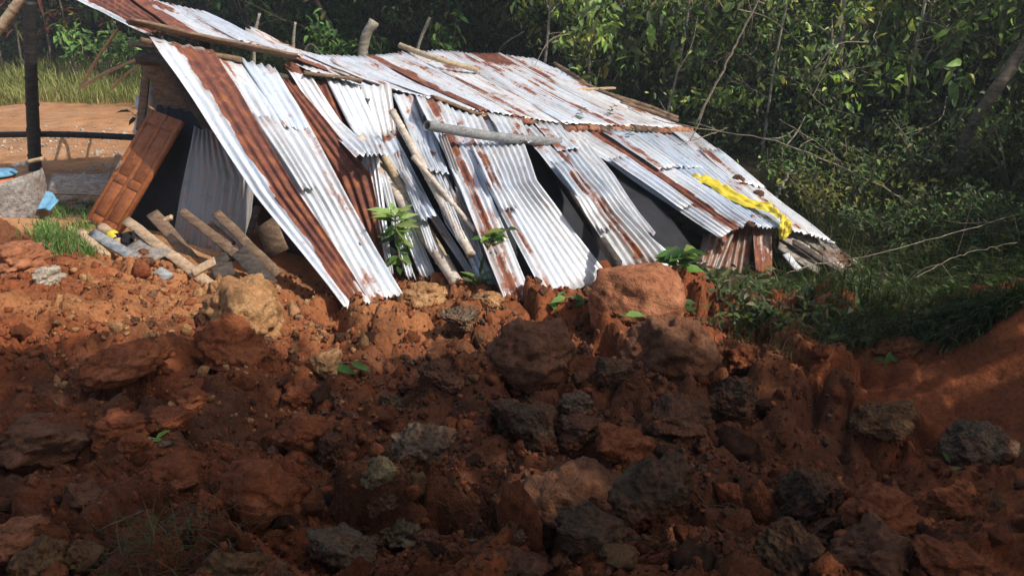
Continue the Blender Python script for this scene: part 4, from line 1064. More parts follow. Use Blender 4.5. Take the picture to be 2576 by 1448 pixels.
# --- the door, leaning out of the gable
def door():
    BL, BR, TR, TL = V(216, 552, 7.35), V(300, 592, 7.0), V(456, 312, 7.55), V(388, 270, 7.85)
    ex = norm((BR - BL) + (TR - TL)); w = (np.linalg.norm(BR - BL) + np.linalg.norm(TR - TL)) / 2
    c0 = (BL + BR) / 2; c1 = (TL + TR) / 2; ey = norm(c1 - c0); h = np.linalg.norm(c1 - c0)
    ez = norm(np.cross(ex, ey)); ex = np.cross(ey, ez)
    if ez @ (CAM - c0) < 0: ez = -ez
    def box(mb, x0, x1, y0, y1, z0, z1):
        b = .004
        pts = []
        for z, e in ((z0, 0), (z1 - b, 0), (z1, b)):
            pts += [(x0 + e, y0 + e, z), (x1 - e, y0 + e, z), (x1 - e, y1 - e, z), (x0 + e, y1 - e, z)]
        v = np.array([c0 + ex * p[0] + ey * p[1] + ez * p[2] for p in pts])
        f = [(3, 2, 1, 0), (8, 9, 10, 11)]
        for k in (0, 4):
            for j in range(4): f.append((k + j, k + (j + 1) % 4, k + 4 + (j + 1) % 4, k + 4 + j))
        mb.add(v, None, f)
    mb = MB(); box(mb, -w / 2, w / 2, 0, h, -.02, .008)
    d = mb.build('door', M['door'], HOUSE, smooth=False)
    d['label'] = 'varnished orange-brown panelled door leaning out of the gable'
    def sub(name, *a, mat='door'):
        mb = MB(); box(mb, *a); o = mb.build(name, M[mat], HOUSE, smooth=False); o.parent = d; return o
    s = .055; rail = h * .36
    for x0 in (-w / 2, -s / 2, w / 2 - s): sub('stile', x0, x0 + s, 0, h, .006, .016)
    for y0 in (0, rail, h - .14): sub('rail', -w / 2 + s, -s / 2, y0, y0 + .08, .006, .0154); sub('rail', s / 2, w / 2 - s, y0, y0 + .08, .006, .0154)
    for x0, x1 in ((-w / 2 + s, -s / 2), (s / 2, w / 2 - s)):
        for y0, y1 in ((.08, rail), (rail + .08, h - .14)): sub('panel', x0 + .012, x1 - .012, y0 + .012, y1 - .012, .006, .013)
    sub('handle', -w / 2 + .02, -w / 2 + .05, rail + .10, rail + .20, .016, .03, mat='wood_grey')
door()

# ------------------------------------------------------------------ loose poles, boards and things on the wreck
def lone_bamboo(pts, r0, r1, nodes, mat, label, name='bamboo_pole', cat='bamboo'):
    mb = MB(); bamboo_path(mb, pts, r0, r1, nodes)
    return tag(mb.build(name, M[mat]), label, cat)
lone_bamboo([Zg(905, 352, 1.02), Zg(1150, 712, .16)], .052, .050, 7, 'bamboo_pale', 'thick pale bamboo pole leaning behind the fallen white sheets, leftmost of three')
lone_bamboo([Zg(968, 398, .92), Zg(1152, 704, .12)], .038, .036, 6, 'bamboo_tan', 'tan bamboo pole lying close beside the thick pale one')
lone_bamboo([Zg(988, 282, 1.27), Zg(1185, 640, .40)], .034, .036, 8, 'bamboo_pale', 'long pale bamboo pole with its cut end just below the ridge')
lone_bamboo([Zg(1040, 395, 1.0), Zg(1196, 580, .52)], .024, .020, 6, 'bamboo_pale', 'thin pale bamboo pole right of the long one')
lone_bamboo([VU(1008, 128) + [0, 0, .07], VU(1100, 162) + [0, 0, .07], VU(1202, 188) + [0, 0, .06]], .040, .034, 8, 'bamboo_tan', 'tan bamboo pole lying on the back roof slope')
def hollow_pole():
    p0 = VR(1125, 272); n0 = np.cross(VR(1300, 312) - p0, Zg(1290, 465, .82) - p0); n0 = n0 / np.linalg.norm(n0) * (1 if n0[2] > 0 else -1)
    p, q = VPl(1074, 316, p0 + n0 * .12, n0), VPl(1406, 358, p0 + n0 * .12, n0)
    mb = MB(); P = curve_pts([p, (p + q) / 2 + [0, 0, -.025], q], 22); rr = .048 * (1 + .02 * np.sin(np.arange(22) * 1.9))
    tube(mb, P, rr, 14, .002, 3, cap=False); tube(mb, P, rr * .78, 14, 0, 3, cap=False)
    k = 14
    mb.add(np.zeros((1, 3)) + p, None, None)
    a = np.arange(k); o2 = 22 * k
    mb.f4.append(np.stack([a, (a + 1) % k, o2 + (a + 1) % k, o2 + a], 1)); e = 21 * k
    mb.f4.append(np.stack([e + a, o2 + e + a, o2 + e + (a + 1) % k, e + (a + 1) % k], 1))
    tag(mb.build('hollow_pole', M['pole_grey']), 'grey hollow pole lying across the fallen sheets below the ridge', 'pole')
hollow_pole()
for (px, py, w, lab) in [(1857, 457, 38, 'upper brown stone lying on the white sheet at the right'), (1907, 493, 30, 'lower brown stone lying on the white sheet at the right'), (1888, 594 - 26, 22, 'small brown stone on the end of the rusty overhanging sheet')]:
    v, f = rock_shape(px, 3, 7, .12, .05, .76); t = (py - 334) / (612 - 334)
    a_ = VR(1684, 334); n_ = norm(np.cross(VR(1740, 330) - a_, V(2092, 612, 8.35) - a_)); n_ = n_ * np.sign(n_[2])
    c = VPl(px, py, a_ + n_ * .09, n_) if px != 1888 else V(px, py, 7.70)
    sc = w / FPX * 8.8 / 2
    tag(mk('stone', v * [sc, sc, sc * .8] + c + [0, 0, .02], [f], M['brown']), lab, 'stone')
def tarp():
    path = [V(1742, 462, 9.2), V(1790, 482, 9.0), V(1850, 518, 8.6), V(1922, 543, 8.35), V(1960, 566, 8.15), V(1972, 585, 8.0), V(1962, 622, 7.95)]
    n = 60; P = curve_pts(path, n) + [0, -.03, .095]
    w = np.interp(np.linspace(0, 1, n), [0, .08, .3, .55, .7, .9, 1], [.05, .22, .18, .13, .09, .14, .06])
    T = norm(np.gradient(P, axis=0)); S = norm(np.cross(T, [.2, -.6, 1.0])); N = np.cross(S, T)
    k = 15; s = np.linspace(-1, 1, k)
    v = P[:, None, :] + S[:, None, :] * (w[:, None] * s[None, :] * .5)[..., None]
    fl = np.c_[np.repeat(np.arange(n) * .16, k), np.tile(s * 1.6, n), np.zeros(n * k)]
    d = (.05 * (np.abs(fbm(fl * [1.3, 1.0, 1], 3, 77, .5)) - .2)).reshape(n, k) + .012 * (1 - s[None, :] ** 2)
    v = v + N[:, None, :] * d[..., None]
    i = np.arange(n - 1)[:, None] * k; j = np.arange(k - 1)[None, :]
    f = np.stack([i + j, i + j + 1, i + k + j + 1, i + k + j], -1).reshape(-1, 4)
    o = mk('plastic_sheet', v.reshape(-1, 3), [f], M['tarp'])
    tag(o, 'crumpled yellow plastic sheet draped down the right end of the roof', 'plastic sheet')
tarp()
# poles and sticks standing behind the roof
def stick(pts, r0, r1, mat, label, name='stick', cat='stick', n=10):
    mb = MB(); P = curve_pts(pts, n); tube(mb, P, np.linspace(r0, r1, n), 8, .15 * r0, len(label))
    return tag(mb.build(name, M[mat]), label, cat)
stick([V(634, 150, 12.0) - [0, 0, .2], V(641, 92, 12.0), V(653, 34, 12.0)], .028, .02, 'bark_pale', 'brown stake behind the roof, leftmost of the two thin stakes')
stick([V(735, 160, 12.2) - [0, 0, .2], V(738, 105, 12.2), V(743, 56, 12.2)], .028, .018, 'bark_pale', 'brown stake behind the roof, right one of the two thin stakes')
stick([V(895, 190, 12.6) - [0, 0, .4], V(916, 110, 12.6), V(942, 54, 12.6)], .085, .075, 'bark_pale', 'thick pale cut trunk leaning behind the roof', 'tree_stump', 'stump')
stick([V(1035, 180, 12.8) - [0, 0, .2], V(1052, 118, 12.8), V(1082, 44, 12.8)], .022, .026, 'bark_pale', 'thin pale pole leaning behind the roof right of the cut trunk')
stick([V(756, 150, 12.1), V(780, 112, 12.1), V(812, 140, 12.1)], .02, .012, 'bark', 'forked dead twig behind the roof right of the stakes')

# ------------------------------------------------------------------ left: yard, poles, debris
def black_post():
    b = G(86, 436); mb = MB(); bamboo_path(mb, [b - [0, 0, .1], V(80, 230, b[1]), V(74, 6, b[1] - .05)], .082, .070, 7, 14)
    tag(mb.build('bamboo_post', M['bamboo_black']), 'blackened bamboo post standing at the left of the yard', 'post')
    return b
PB = black_post()
mb = MB(); bamboo_path(mb, [V(-60, 340, PB[1] + .15), V(150, 338, PB[1] + .12), V(345, 346, PB[1] + .05)], .040, .042, 9, 10)
tag(mb.build('bamboo_rail', M['bamboo_black']), 'dark bamboo rail running behind the black post', 'rail')
lone_bamboo([V(-30, 110, 9.6), V(20, 42, 9.6), V(60, -14, 9.6)], .055, .050, 3, 'bamboo_tan', 'tan bamboo pole slanting across the top left corner')
for a, b, r, lab in [((200, 222), (378, 136), .024, 'pale pole propped from the yard against the gable, lowest of the three'), ((207, 214), (298, 72), .022, 'steep pale pole propped up to the raised roof'), ((280, 226), (358, 158), .018, 'short thin pole beside the gable')]:
    Y = G(a[0], a[1])[1]
    stick([V(*a, min(Y, 13)), (V(*a, min(Y, 13)) + V(*b, 9.0)) / 2 + [0, 0, .03], V(*b, 9.0)], r, r * .85, 'bamboo_tan', lab, 'prop_pole', 'pole')
def pl(name, a, b, w, t, mat, label, up=(0, -.5, 1), za=None, seed=0, Ya=None, Yb=None, taper=1, cat='plank', rag=.02):
    ga = V(*a, Ya) if Ya else G(*a) + [0, 0, za or .05]
    gb = V(*b, Yb) if Yb else G(*b) + [0, 0, .05]
    mb = MB(); board(mb, ga, gb, w, t, up, 12, seed, .006, taper, rag)
    return tag(mb.build(name, M[mat]), label, cat)
def log(a, b, r, mat, label, Ya, Yb):
    mb = MB(); P = curve_pts([V(*a, Ya), V(*b, Yb)], 10); tube(mb, P, r * (1 + .05 * np.sin(np.arange(10) * 2)), 14, .004, 5)
    return tag(mb.build('log', M[mat]), label, 'log')
log((204, 590), (268, 650), .055, 'wood_tan', 'short cut log on the sunlit slope, leftmost of the pair', 6.55, 6.2)
lg = log((256, 574), (306, 612), .052, 'wood_tan', 'short cut log with a yellow wrap, right one of the pair', 6.75, 6.45)
def wrap():
    mb = MB(); P = curve_pts([V(280, 592, 6.6), V(298, 607, 6.5)], 5); tube(mb, P, .058, 14, .003, 8)
    o = mb.build('yellow_wrap', M['tarp'], lg); return o
wrap()
pl('plank', (232, 585), (424, 698), .085, .035, 'wood_bluegrey', 'grey painted plank lying diagonally over the sunlit earth', Ya=6.5, Yb=5.78, seed=1, up=(.3, -.9, .8))
pl('plank', (318, 554), (536, 724), .085, .03, 'wood_tan', 'long pale plank sloping from the gable to the ochre boulder', Ya=6.7, Yb=5.7, seed=2, up=(.2, -.9, .7))
pl('plank', (340, 580), (402, 636), .07, .03, 'wood_grey', 'short grey plank between the pale plank and the painted one', Ya=6.6, Yb=6.25, seed=3, up=(.2, -.9, .7))
pl('plank', (384, 536), (484, 654), .11, .03, 'wood_brown', 'brown board tipped against the corrugated wall panel', Ya=6.9, Yb=6.35, seed=4, up=(.5, -.9, .4))
pl('plank', (486, 686), (542, 656), .07, .03, 'wood_tan', 'short wooden block crossing the lower end of the pale plank', Ya=5.85, Yb=5.9, seed=5, up=(.1, -.8, .8))
pl('plank', (458, 532), (592, 640), .075, .03, 'wood_brown', 'dark board leaning on the corrugated panel, left one', Ya=6.5, Yb=6.0, seed=6, up=(.2, -.9, .5))
pl('plank', (544, 536), (700, 690), .075, .035, 'wood_brown', 'long dark board leaning on the corrugated panel, right one', Ya=6.35, Yb=5.85, seed=7, up=(.2, -.9, .5))
pl('plank', (520, 566), (582, 620), .10, .025, 'wood_brown', 'short dark board between the two leaning dark boards', Ya=6.38, Yb=6.15, seed=8, up=(.2, -.9, .5))
pl('plank', (540, 668), (600, 628), .10, .04, 'wood_dark', 'dark crosspiece under the leaning boards', Ya=6.0, Yb=6.05, seed=9, up=(0, -.8, .8))
pl('plank', (600, 630), (680, 720), .13, .025, 'wood_dark', 'wide dark board slipping down beside the ochre boulder', Ya=6.0, Yb=5.65, seed=10, up=(.3, -.9, .4))
pl('plank', (345, 606), (396, 652), .24, .02, 'wood_grey', 'flat grey board half buried under the small planks', Ya=6.45, Yb=6.1, seed=11, up=(.1, -.6, .9))
pl('plank', (395, 560), (432, 545), .05, .03, 'wood_tan', 'tiny pale offcut in front of the dark doorway', Ya=6.8, Yb=6.8, seed=12)
pl('plank', (122, 462), (268, 466), .26, .03, 'wood_grey', 'wide pale board lying in the yard beside the door', Ya=8.9, Yb=8.6, seed=13, up=(0, -.8, .7))
pl('plank', (538, 690), (590, 672), .12, .015, 'wood_dark', 'dark slatted scrap under the crosspiece', Ya=5.85, Yb=5.9, seed=14, up=(.2, -.8, .6))
def grid(name, f, nu, nv, mat, label, cat):
    v = np.array([f(a, b) for b in np.linspace(0, 1, nv) for a in np.linspace(0, 1, nu)])
    i = np.arange(nv - 1)[:, None] * nu; j = np.arange(nu - 1)[None, :]
    fc = np.stack([i + j, i + j + 1, i + nu + j + 1, i + nu + j], -1).reshape(-1, 4)
    o = mk(name, v, [fc], M[mat]); md = o.modifiers.new('thickness', 'SOLIDIFY'); md.thickness = .006
    return tag(o, label, cat)
def drape(cx, cy, Y, w, h, sd, amp=.05):
    c = V(cx, cy, Y)
    def f(a, b):
        x = (a - .5) * w; z = (.5 - b) * h
        n = fbm(np.array([[a * 3 + sd, b * 3, 0]]), 3, sd)[0]
        return c + np.array([x, amp * n - .12 * (z), z])
    return f
grid('black_cloth', drape(325, 612, 6.5, .16, .22, 3, .06), 14, 14, 'black_cloth', 'crumpled black cloth among the small planks', 'cloth')
# the cut tin drum and the things around it
def drum():
    c = V(30, 498, 6.9); r = .36
    n, k = 28, 8; v = []
    for s in range(k):
        for a in np.linspace(-2.9, .75, n):
            top = .07 + .15 * math.cos(a * .75)
            z = -.20 + (top + .20) * s / (k - 1)
            rr = r * (1 + .02 * math.sin(5 * a + s))
            v.append(c + np.array([rr * math.cos(a) - .15, rr * math.sin(a) + .1, z]))
    i = np.arange(k - 1)[:, None] * n; j = np.arange(n - 1)[None, :]
    f = np.stack([i + j, i + j + 1, i + n + j + 1, i + n + j], -1).reshape(-1, 4)
    o = mk('tin_drum', np.array(v), [f], M['drum']); md = o.modifiers.new('thickness', 'SOLIDIFY'); md.thickness = .006
    tag(o, 'cut-open dull grey tin drum at the left edge', 'drum')
drum()
def bucket():
    c = V(4, 470, 7.25)
    mb = MB(); tube(mb, [c + [0, 0, -.14], c + [0, 0, .1]], [.11, .135], 20)
    e = empty('bucket', c + [0, 0, -.14]); mb.build('body', M['orange'], e)
    mb = MB(); tube(mb, [c + [0, 0, .11], c + [0, 0, .125], c + [0, 0, .15]], [.15, .155, .13], 20); mb.build('lid', M['blue'], e)
    tag(e, 'orange bucket with a blue lid behind the tin drum', 'bucket')
bucket()
def machete():
    e = empty('hand_tool', V(70, 410, 7.2))
    mb = MB(); board(mb, V(28, 418, 7.2), V(74, 408, 7.2), .04, .008, up=(0, -1, .3), seg=6); mb.build('blade', M['drum'], e)
    mb = MB(); tube(mb, curve_pts([V(70, 408, 7.2), V(108, 399, 7.2)], 6), .021, 10, .002); mb.build('handle', M['wood_tan'], e)
    tag(e, 'hand tool with a pale wooden handle resting on the tin drum', 'tool')
machete()
grid('cloth_strip', lambda a, b: V(84 + 16 * b + 18 * (a - .5) + 4 * math.sin(b * 5), 436 + 66 * b, 7.05) + [0, .03 * math.sin(a * 6 + b * 4), 0], 10, 18, 'green_cloth', 'green and yellow patterned cloth strip hanging by the post', 'cloth')
grid('plastic_scrap', lambda a, b: V(100 + 38 * a, 502 + 22 * b - 14 * (1 - a) * (1 - b) + 8 * a * (1 - b), 6.9) + [0, .1 - .15 * b + .03 * math.sin(a * 5), 0], 12, 10, 'blue', 'folded blue plastic scrap beside the tin drum', 'plastic scrap')
for k, (px, py, w, lab) in enumerate([(175, 500, 46, 'largest pale cobble beside the door'), (216, 505, 34, 'pale cobble touching the door edge'), (230, 490, 30, 'upper pale cobble by the wide board'), (200, 527, 50, 'flat pale cobble below the others by the door'), (210, 548, 40, 'lowest flat cobble by the door')]):
    g = G(px, py + 6); v, f = rock_shape(400 + k, 3, 4, .06, .02, .9); sc = w / 2 / FPX * g[1] * 1.07
    tag(mk('cobble', v * [sc, sc * .8, sc * .45] + g + [0, 0, sc * .3], [f], M['cobble']), lab, 'cobble')

# ------------------------------------------------------------------ vegetation
DARK = [(.018, .040, .012), (.028, .060, .018), (.045, .085, .022), (.09, .14, .03), (.10, .085, .03)]
MIDG = [(.035, .085, .022), (.06, .13, .03), (.10, .19, .04), (.17, .24, .05), (.16, .12, .04)]
LITE = [(.10, .20, .05), (.16, .28, .07), (.22, .34, .10), (.08, .15, .04)]
TREES_GROUP = 'trees of the jungle edge'
def limb(mb, p, d, L, r, depth, tips, droop=.1):
    n = 6
    pts = [p]; d = norm(d)
    for k in range(n):
        d = norm(d + rng.normal(size=3) * .16 + np.array([0, 0, -droop * .3 if depth == 0 else .02]))
        pts.append(pts[-1] + d * L / n)
    P = np.array(pts); tube(mb, P, np.linspace(r, r * .45, n + 1), 7 if r > .03 else 5, 0, 0, cap=False)
    tips.append(P[3:])
    if depth > 0:
        for k in range(3):
            q = P[rng.integers(2, n + 1)]; dd = norm(d + rng.normal(size=3) * .75)
            limb(mb, q, dd, L * rng.uniform(.5, .75), r * .5, depth - 1, tips, droop)
def tree(x, y, h, lean, r, n_leaf, leaf, pal_, wts, label, crown=None, spread=1.4, hang=.6, name='jungle_tree', bark='bark', trunk_top=None, simple=True, low=0.0, mat='leaf_far', group=None, cat='tree'):
    """trunk with limbs; leaves hang in clusters round the limbs and down to height `low`"""
    z0 = float(Hbase(x, y)[0]) - .1
    e = empty(name, (x, y, z0))
    tb = MB(); tips = []
    top = np.array([x + lean[0], y + lean[1], z0 + h])
    mid = np.array([x + lean[0] * .35 + rng.normal() * .1, y + lean[1] * .35, z0 + h * .5])
    P = curve_pts([(x, y, z0), mid, top], 12); tube(tb, P, np.linspace(r, r * .5, 12), 10, r * .12, 3)
    for k in range(7):
        t = rng.uniform(.35, 1); q = P[int(t * 11)]
        a = rng.uniform(0, 6.28)
        limb(tb, q, (math.cos(a), math.sin(a), rng.uniform(0, .8)), spread * rng.uniform(.6, 1.1), r * .4, 1, tips)
    tb.build('trunk', M[bark], e)
    if crown is None:
        wb = MB()
        for k in range(9):
            q = P[rng.integers(2, 10)] + rng.normal(size=3) * [.5, .25, .4] + [0, -.5, 0]; d = norm(rng.normal(size=3) * [1, .35, 1])
            tube(wb, curve_pts([q, q + d * .35 + rng.normal(size=3) * .08, q + d * .8 + rng.normal(size=3) * .15], 9), np.linspace(.009, .004, 9), 5, cap=False)
        stuff(wb.build('twigs', M['twig'], e))
    C = np.concatenate(tips)
    lb = MB()
    if crown is not None:
        cs = []
        for (cx, cy, cz, rx, ry, rz, n) in crown:
            u = rdir(n); rad = rng.uniform(.25, 1, n) ** .5
            # clump the leaves
            cl = rdir(40) * rng.uniform(.3, 1, 40)[:, None] ** .5
            pick = cl[rng.integers(40, size=n)] + u * .32 * rad[:, None]
            cs.append(np.array([cx, cy, cz]) + pick * [rx, ry, rz])
        Q = np.concatenate(cs)
    else:
        k = n_leaf; nc = max(30, k // 26)
        cc = C[rng.integers(len(C), size=nc)] + rng.normal(size=(nc, 3)) * [.30, .30, .25] * spread * .8
        cc[:, 2] -= rng.exponential(hang, nc)
        ci = rng.integers(nc, size=k); cr = rng.uniform(.06, .17, nc) * spread
        Q = cc[ci] + rng.normal(size=(k, 3)) * [1, .8, .75] * cr[ci][:, None]
        cb = np.exp(rng.normal(0, .55, nc))[ci][:, None]
        gz_ = Hbase(Q[:, 0], Q[:, 1]); Q[:, 2] = np.maximum(Q[:, 2], gz_ + low + rng.uniform(0, .3, k))
    n = len(Q)
    D = rdir(n, .9); Uv = rdir(n) + [0, -.4, .9]
    Ls = leaf * np.clip(np.exp(rng.normal(-.1, .38, n)), .35, 1.9)
    cols_ = pal(n, pal_, wts) * (cb if crown is None else 1)
    leaves(lb, Q, D, Uv, Ls, Ls * rng.uniform(.32, .52, n), np.clip(cols_, .004, .6), simple=simple)
    lb.build('crown', M[mat], e, color=True, smooth=False)
    return tag(e, label, cat, group)

# --- tall trees with unseen crowns shaped to shade slide and jungle; outer ones added
def unseen_crown_tree(x, y, h, crowns, label, leaf=.30):
    return tree(x, y, h, (0, 0), .16, 0, leaf, MIDG, [3, 3, 2, 1, .3], label, crown=crowns, spread=2.0, name='unseen_crown_tree', simple=True)
unseen_crown_tree(6.6, -1.6, 7.5, [(6.2, -1.25, 7.2, 4.8, 2.3, 1.5, 8500), (6.4, .55, 7.2, 4.8, 1.0, 1.1, 1300), (2.6, -1.8, 6.6, 3.0, 2.6, 1.4, 4200)], 'tall spreading tree added right of the camera, out of view, to shade the slide')
unseen_crown_tree(-3.5, -4.5, 7, [(-2.5, -2.2, 6.2, 4.2, 3.0, 1.6, 6500), (0, -5, 7.5, 4, 3, 2, 3000)], 'tall spreading tree added unseen behind the camera to shade the slide')
unseen_crown_tree(9.2, 3.6, 4.4, [(8.6, 4.3, 2.8, 1.8, 2.2, 1.6, 3000), (6.4, 2.9, 3.7, 1.7, 1.5, .9, 3600)], 'low dense tree added on the right bank, out of view, to shade the bank', .2)
unseen_crown_tree(10.5, 7.0, 4.6, [(10.0, 7.0, 3.6, 2.2, 2.2, 1.6, 3000)], 'low dense tree added on the right slope, out of view, to shade the slope', .2)
unseen_crown_tree(14.5, 10.5, 10, [(14.3, 10.2, 10, 4.0, 2.0, 2.2, 350)], 'tall tree added on the right hillside, out of view, to shade the jungle')
unseen_crown_tree(6.5, 13.0, 9.5, [(3.4, 12.4, 9, 3.2, 2.2, 1.8, 4200), (2.0, 16.5, 7.0, 3.2, 2.6, 2, 3600)], 'tall jungle tree whose crown spreads high over the house back')
unseen_crown_tree(-2.0, 19.5, 8, [(.5, 17.5, 7, 4, 3, 2, 4500), (3, 19, 6.5, 4, 3, 2, 3500)], 'tall jungle tree behind the middle of the roof')
unseen_crown_tree(-9.0, 25.0, 8, [(-9, 24.5, 6.5, 5, 3, 2.2, 4500)], 'tall jungle tree behind the yard')
unseen_crown_tree(9.5, 16.0, 9, [(9, 15.5, 7, 4.5, 3, 2.2, 4500)], 'tall jungle tree behind the right slope')

# --- the jungle wall
def jungle(x, y, h, n, leaf, pl_, wts, label, group, spread=1.3, hang=.8, low=.0, simple=True):
    return tree(x, y, h, (rng.normal() * .3, rng.normal() * .2), .06 * h / 3, n, leaf, pl_, wts, label, spread=spread, hang=hang, low=low, group=group, simple=simple)
for k, (x, y) in enumerate([(2.0, 15.3), (3.1, 14.1), (4.1, 13.2), (4.9, 12.4), (5.9, 11.7), (7.0, 11.6), (8.2, 11.0), (3.4, 14.6), (5.2, 14.2), (7.2, 13.6), (9.4, 12.6)]):
    big = k % 3 == 1
    jungle(x, y, rng.uniform(2.0, 2.7), 2600 if big else 5600, .19 if big else .10, [(.055, .078, .036), (.095, .135, .055), (.16, .24, .075), (.24, .39, .08), (.30, .25, .07), (.20, .22, .17)], [3.5, 3, 2.2, 1.4, .3, .8], 'large-leaved jungle tree with drooping leaves in the dense edge right of the house' if big else 'small-leaved jungle tree in the dense edge right of the house', 'large-leaved trees right of the house' if big else 'small-leaved trees right of the house', simple=False)
for k, (x, y) in enumerate([(-3.2, 16.5), (-1.6, 16.0), (0.0, 16.4), (-4.6, 17.8), (-2.4, 19.0), (.8, 18.5), (1.8, 16.6)]):
    jungle(x, y, rng.uniform(2.8, 3.6), 3800, .13, DARK, [4, 3, 1.2, .25, .15], 'shadowy jungle tree behind the middle of the roof', 'jungle trees behind the roof')
for k, x in enumerate([-16, -14.5, -13, -11.6, -10.2, -9, -7.8, -6.6, -5.6]):
    jungle(x, 21.5 + rng.uniform(-.4, .8), rng.uniform(2.8, 3.8), 3000, .17, DARK, [4, 3, 2, .8, .6], 'dark leafy tree in the hedge behind the dirt yard', 'trees behind the dirt yard')
# slender pale-stemmed trees, their crowns above the picture
for px, Y, dx, r_, lab in [(1345, 13.6, .25, .030, 'slender pale-stemmed tree just behind the back roof corner'), (1480, 13.2, -.2, .026, 'slender pale-stemmed tree right of the back roof corner'), (1640, 12.6, .3, .024, 'slender leaning tree left of the long bare pole'), (1890, 11.9, .35, .022, 'slender leaning tree right of the long bare pole'), (2060, 11.6, -.3, .035, 'slender pale-stemmed tree above the long fallen branch'), (2215, 11.2, .15, .028, 'slender straight tree right of the long fallen branch'), (2420, 10.9, .5, .032, 'slender leaning tree left of the mossy trunk')]:
    x = (px - 1288) / FPX * Y * 1.05
    tree(x, Y, 3.6, (dx, .1), r_, 700, .12, [(.09, .13, .05), (.16, .24, .07), (.30, .42, .09), (.30, .25, .08)], [2, 3, 2, .5], lab, spread=.9, hang=.35, name='slender_tree', bark='bark_pale', simple=False, group='slender trees')
# the far wood behind them, one mass
def far_wood():
    n = 60000; mb = MB()
    x = rng.uniform(-30, 26, n); y = 17.5 + rng.exponential(5, n) + np.where(x < -4, 5.0, 0) - np.where(x > 2, 2.0, 0)
    z = Hbase(x, y) + rng.uniform(0, 1, n) ** 1.2 * 5.5
    P = np.c_[x, y, z]; c = pal(n, DARK, [5, 4, 2, .4, .3]); L = .22 * rng.uniform(.6, 1.4, n)
    leaves(mb, P, rdir(n, .8), rdir(n) + [0, -.4, .8], L, L * .5, c, simple=True)
    o = mb.build('far_wood', M['leaf_far'], color=True, smooth=False); stuff(o); tag(o, 'dark mass of jungle leaves far behind the house and yard', 'forest')
far_wood()
# sunlit shrubs peeping over the roof
def shrub(x, y, z0, w, h, n, leaf, pl_, wts, label, name='shrub', simple=False, asp=.45, stems=5, cat='shrub', up=.4, mat='leaf', group=None):
    e = empty(name, (x, y, z0)); sb = MB(); lb = MB(); pts = []
    for k in range(stems):
        a = rng.uniform(0, 6.28); t = np.array([x + w / 2 * math.cos(a) * rng.uniform(.3, 1), y + w / 3 * math.sin(a), z0 + h * rng.uniform(.55, 1)])
        P = curve_pts([(x, y, z0), ((x + t[0]) / 2 + rng.normal() * .05 * w, (y + t[1]) / 2, z0 + (t[2] - z0) * .6), t], 9)
        tube(sb, P, np.linspace(.012, .004, 9) * max(.4, min(1.5, h)), 5, cap=False); pts.append(P[3:])
    C = np.concatenate(pts); Q = C[rng.integers(len(C), size=n)] + rng.normal(size=(n, 3)) * [w * .09, w * .08, h * .06]
    D = norm(rdir(n) + np.array([0, -.25, up - .4])); L = leaf * rng.uniform(.6, 1.3, n)
    leaves(lb, Q, D, rdir(n) * .5 + [0, -.35, 1], L, L * asp, pal(n, pl_, wts), simple=simple)
    sb.build('stem', M['twig'], e); lb.build('foliage', M[mat], e, color=True)
    return tag(e, label, cat, group)
p = V(845, 150, 12.9); shrub(p[0], p[1], .3, 1.0, 1.55, 420, .14, MIDG, [2, 3, 2, .5, 0], 'green shrub just behind the roof left of the cut trunk')
p = V(1130, 160, 13.2); shrub(p[0], p[1], .3, .7, 1.7, 160, .16, MIDG, [2, 3, 2, 1, 0], 'small ferny shrub just behind the roof right of the thin pole')
p = V(960, 150, 13.0); shrub(p[0], p[1], .3, .7, 1.3, 130, .13, MIDG, [3, 3, 1, .2, 0], 'dim shrub just behind the roof right of the cut trunk')
# left hedge: red-leaved plants, bright weeds, grass
def strap_plant(px, py, Y, h, n, cols, wts, label, name='strap_leaf_plant'):
    b = V(px, py, Y); z0 = float(Hbase(b[0], b[1])[0]); e = empty(name, (b[0], b[1], z0)); sb = MB(); lb = MB()
    P = curve_pts([(b[0], b[1], z0), (b[0] + .05, b[1], z0 + h * .5), (b[0] - .03, b[1], z0 + h)], 8); tube(sb, P, np.linspace(.03, .02, 8), 7)
    Q = P[rng.integers(3, 8, size=n)]; D = norm(rdir(n) * [1, 1, .5] + [0, -.1, .35]); L = rng.uniform(.35, .65, n)
    leaves(lb, Q, D, np.tile([0, -.2, 1.0], (n, 1)), L, L * .16, pal(n, cols, wts), curl=.45)
    sb.build('stem', M['bark'], e); lb.build('foliage', M['leaf'], e, color=True)
    return tag(e, label, 'plant')
REDS = [(.10, .022, .02), (.16, .05, .03), (.06, .05, .02), (.10, .12, .03)]
for px, h, lab in [(10, 2.2, 'red-leaved strap plant at the far left behind the yard'), (60, 2.3, 'red-leaved strap plant hidden behind the black post'), (135, 2.4, 'tallest red-leaved strap plant right of the black post'), (185, 2.0, 'red-leaved strap plant nearest the raised roof'), (300, 2.6, 'red-leaved strap plant under the raised roof edge')]:
    strap_plant(px, 190, 20.3, h, 46, REDS, [3, 2, 2, 1], lab)
for px, py, w, h, lab in [(195, 205, .9, 1.3, 'bright green weed at the grass edge left of the propped poles'), (268, 210, 1.1, 1.4, 'yellow-green weed between the propped poles'), (330, 190, .8, 1.2, 'green weed beside the gable at the grass edge')]:
    b = V(px, py, 19.6); shrub(b[0], b[1], float(Hbase(b[0], b[1])[0]), w, h, 130, .19, LITE, [3, 2, 1, 2], lab, 'weed', cat='weed')
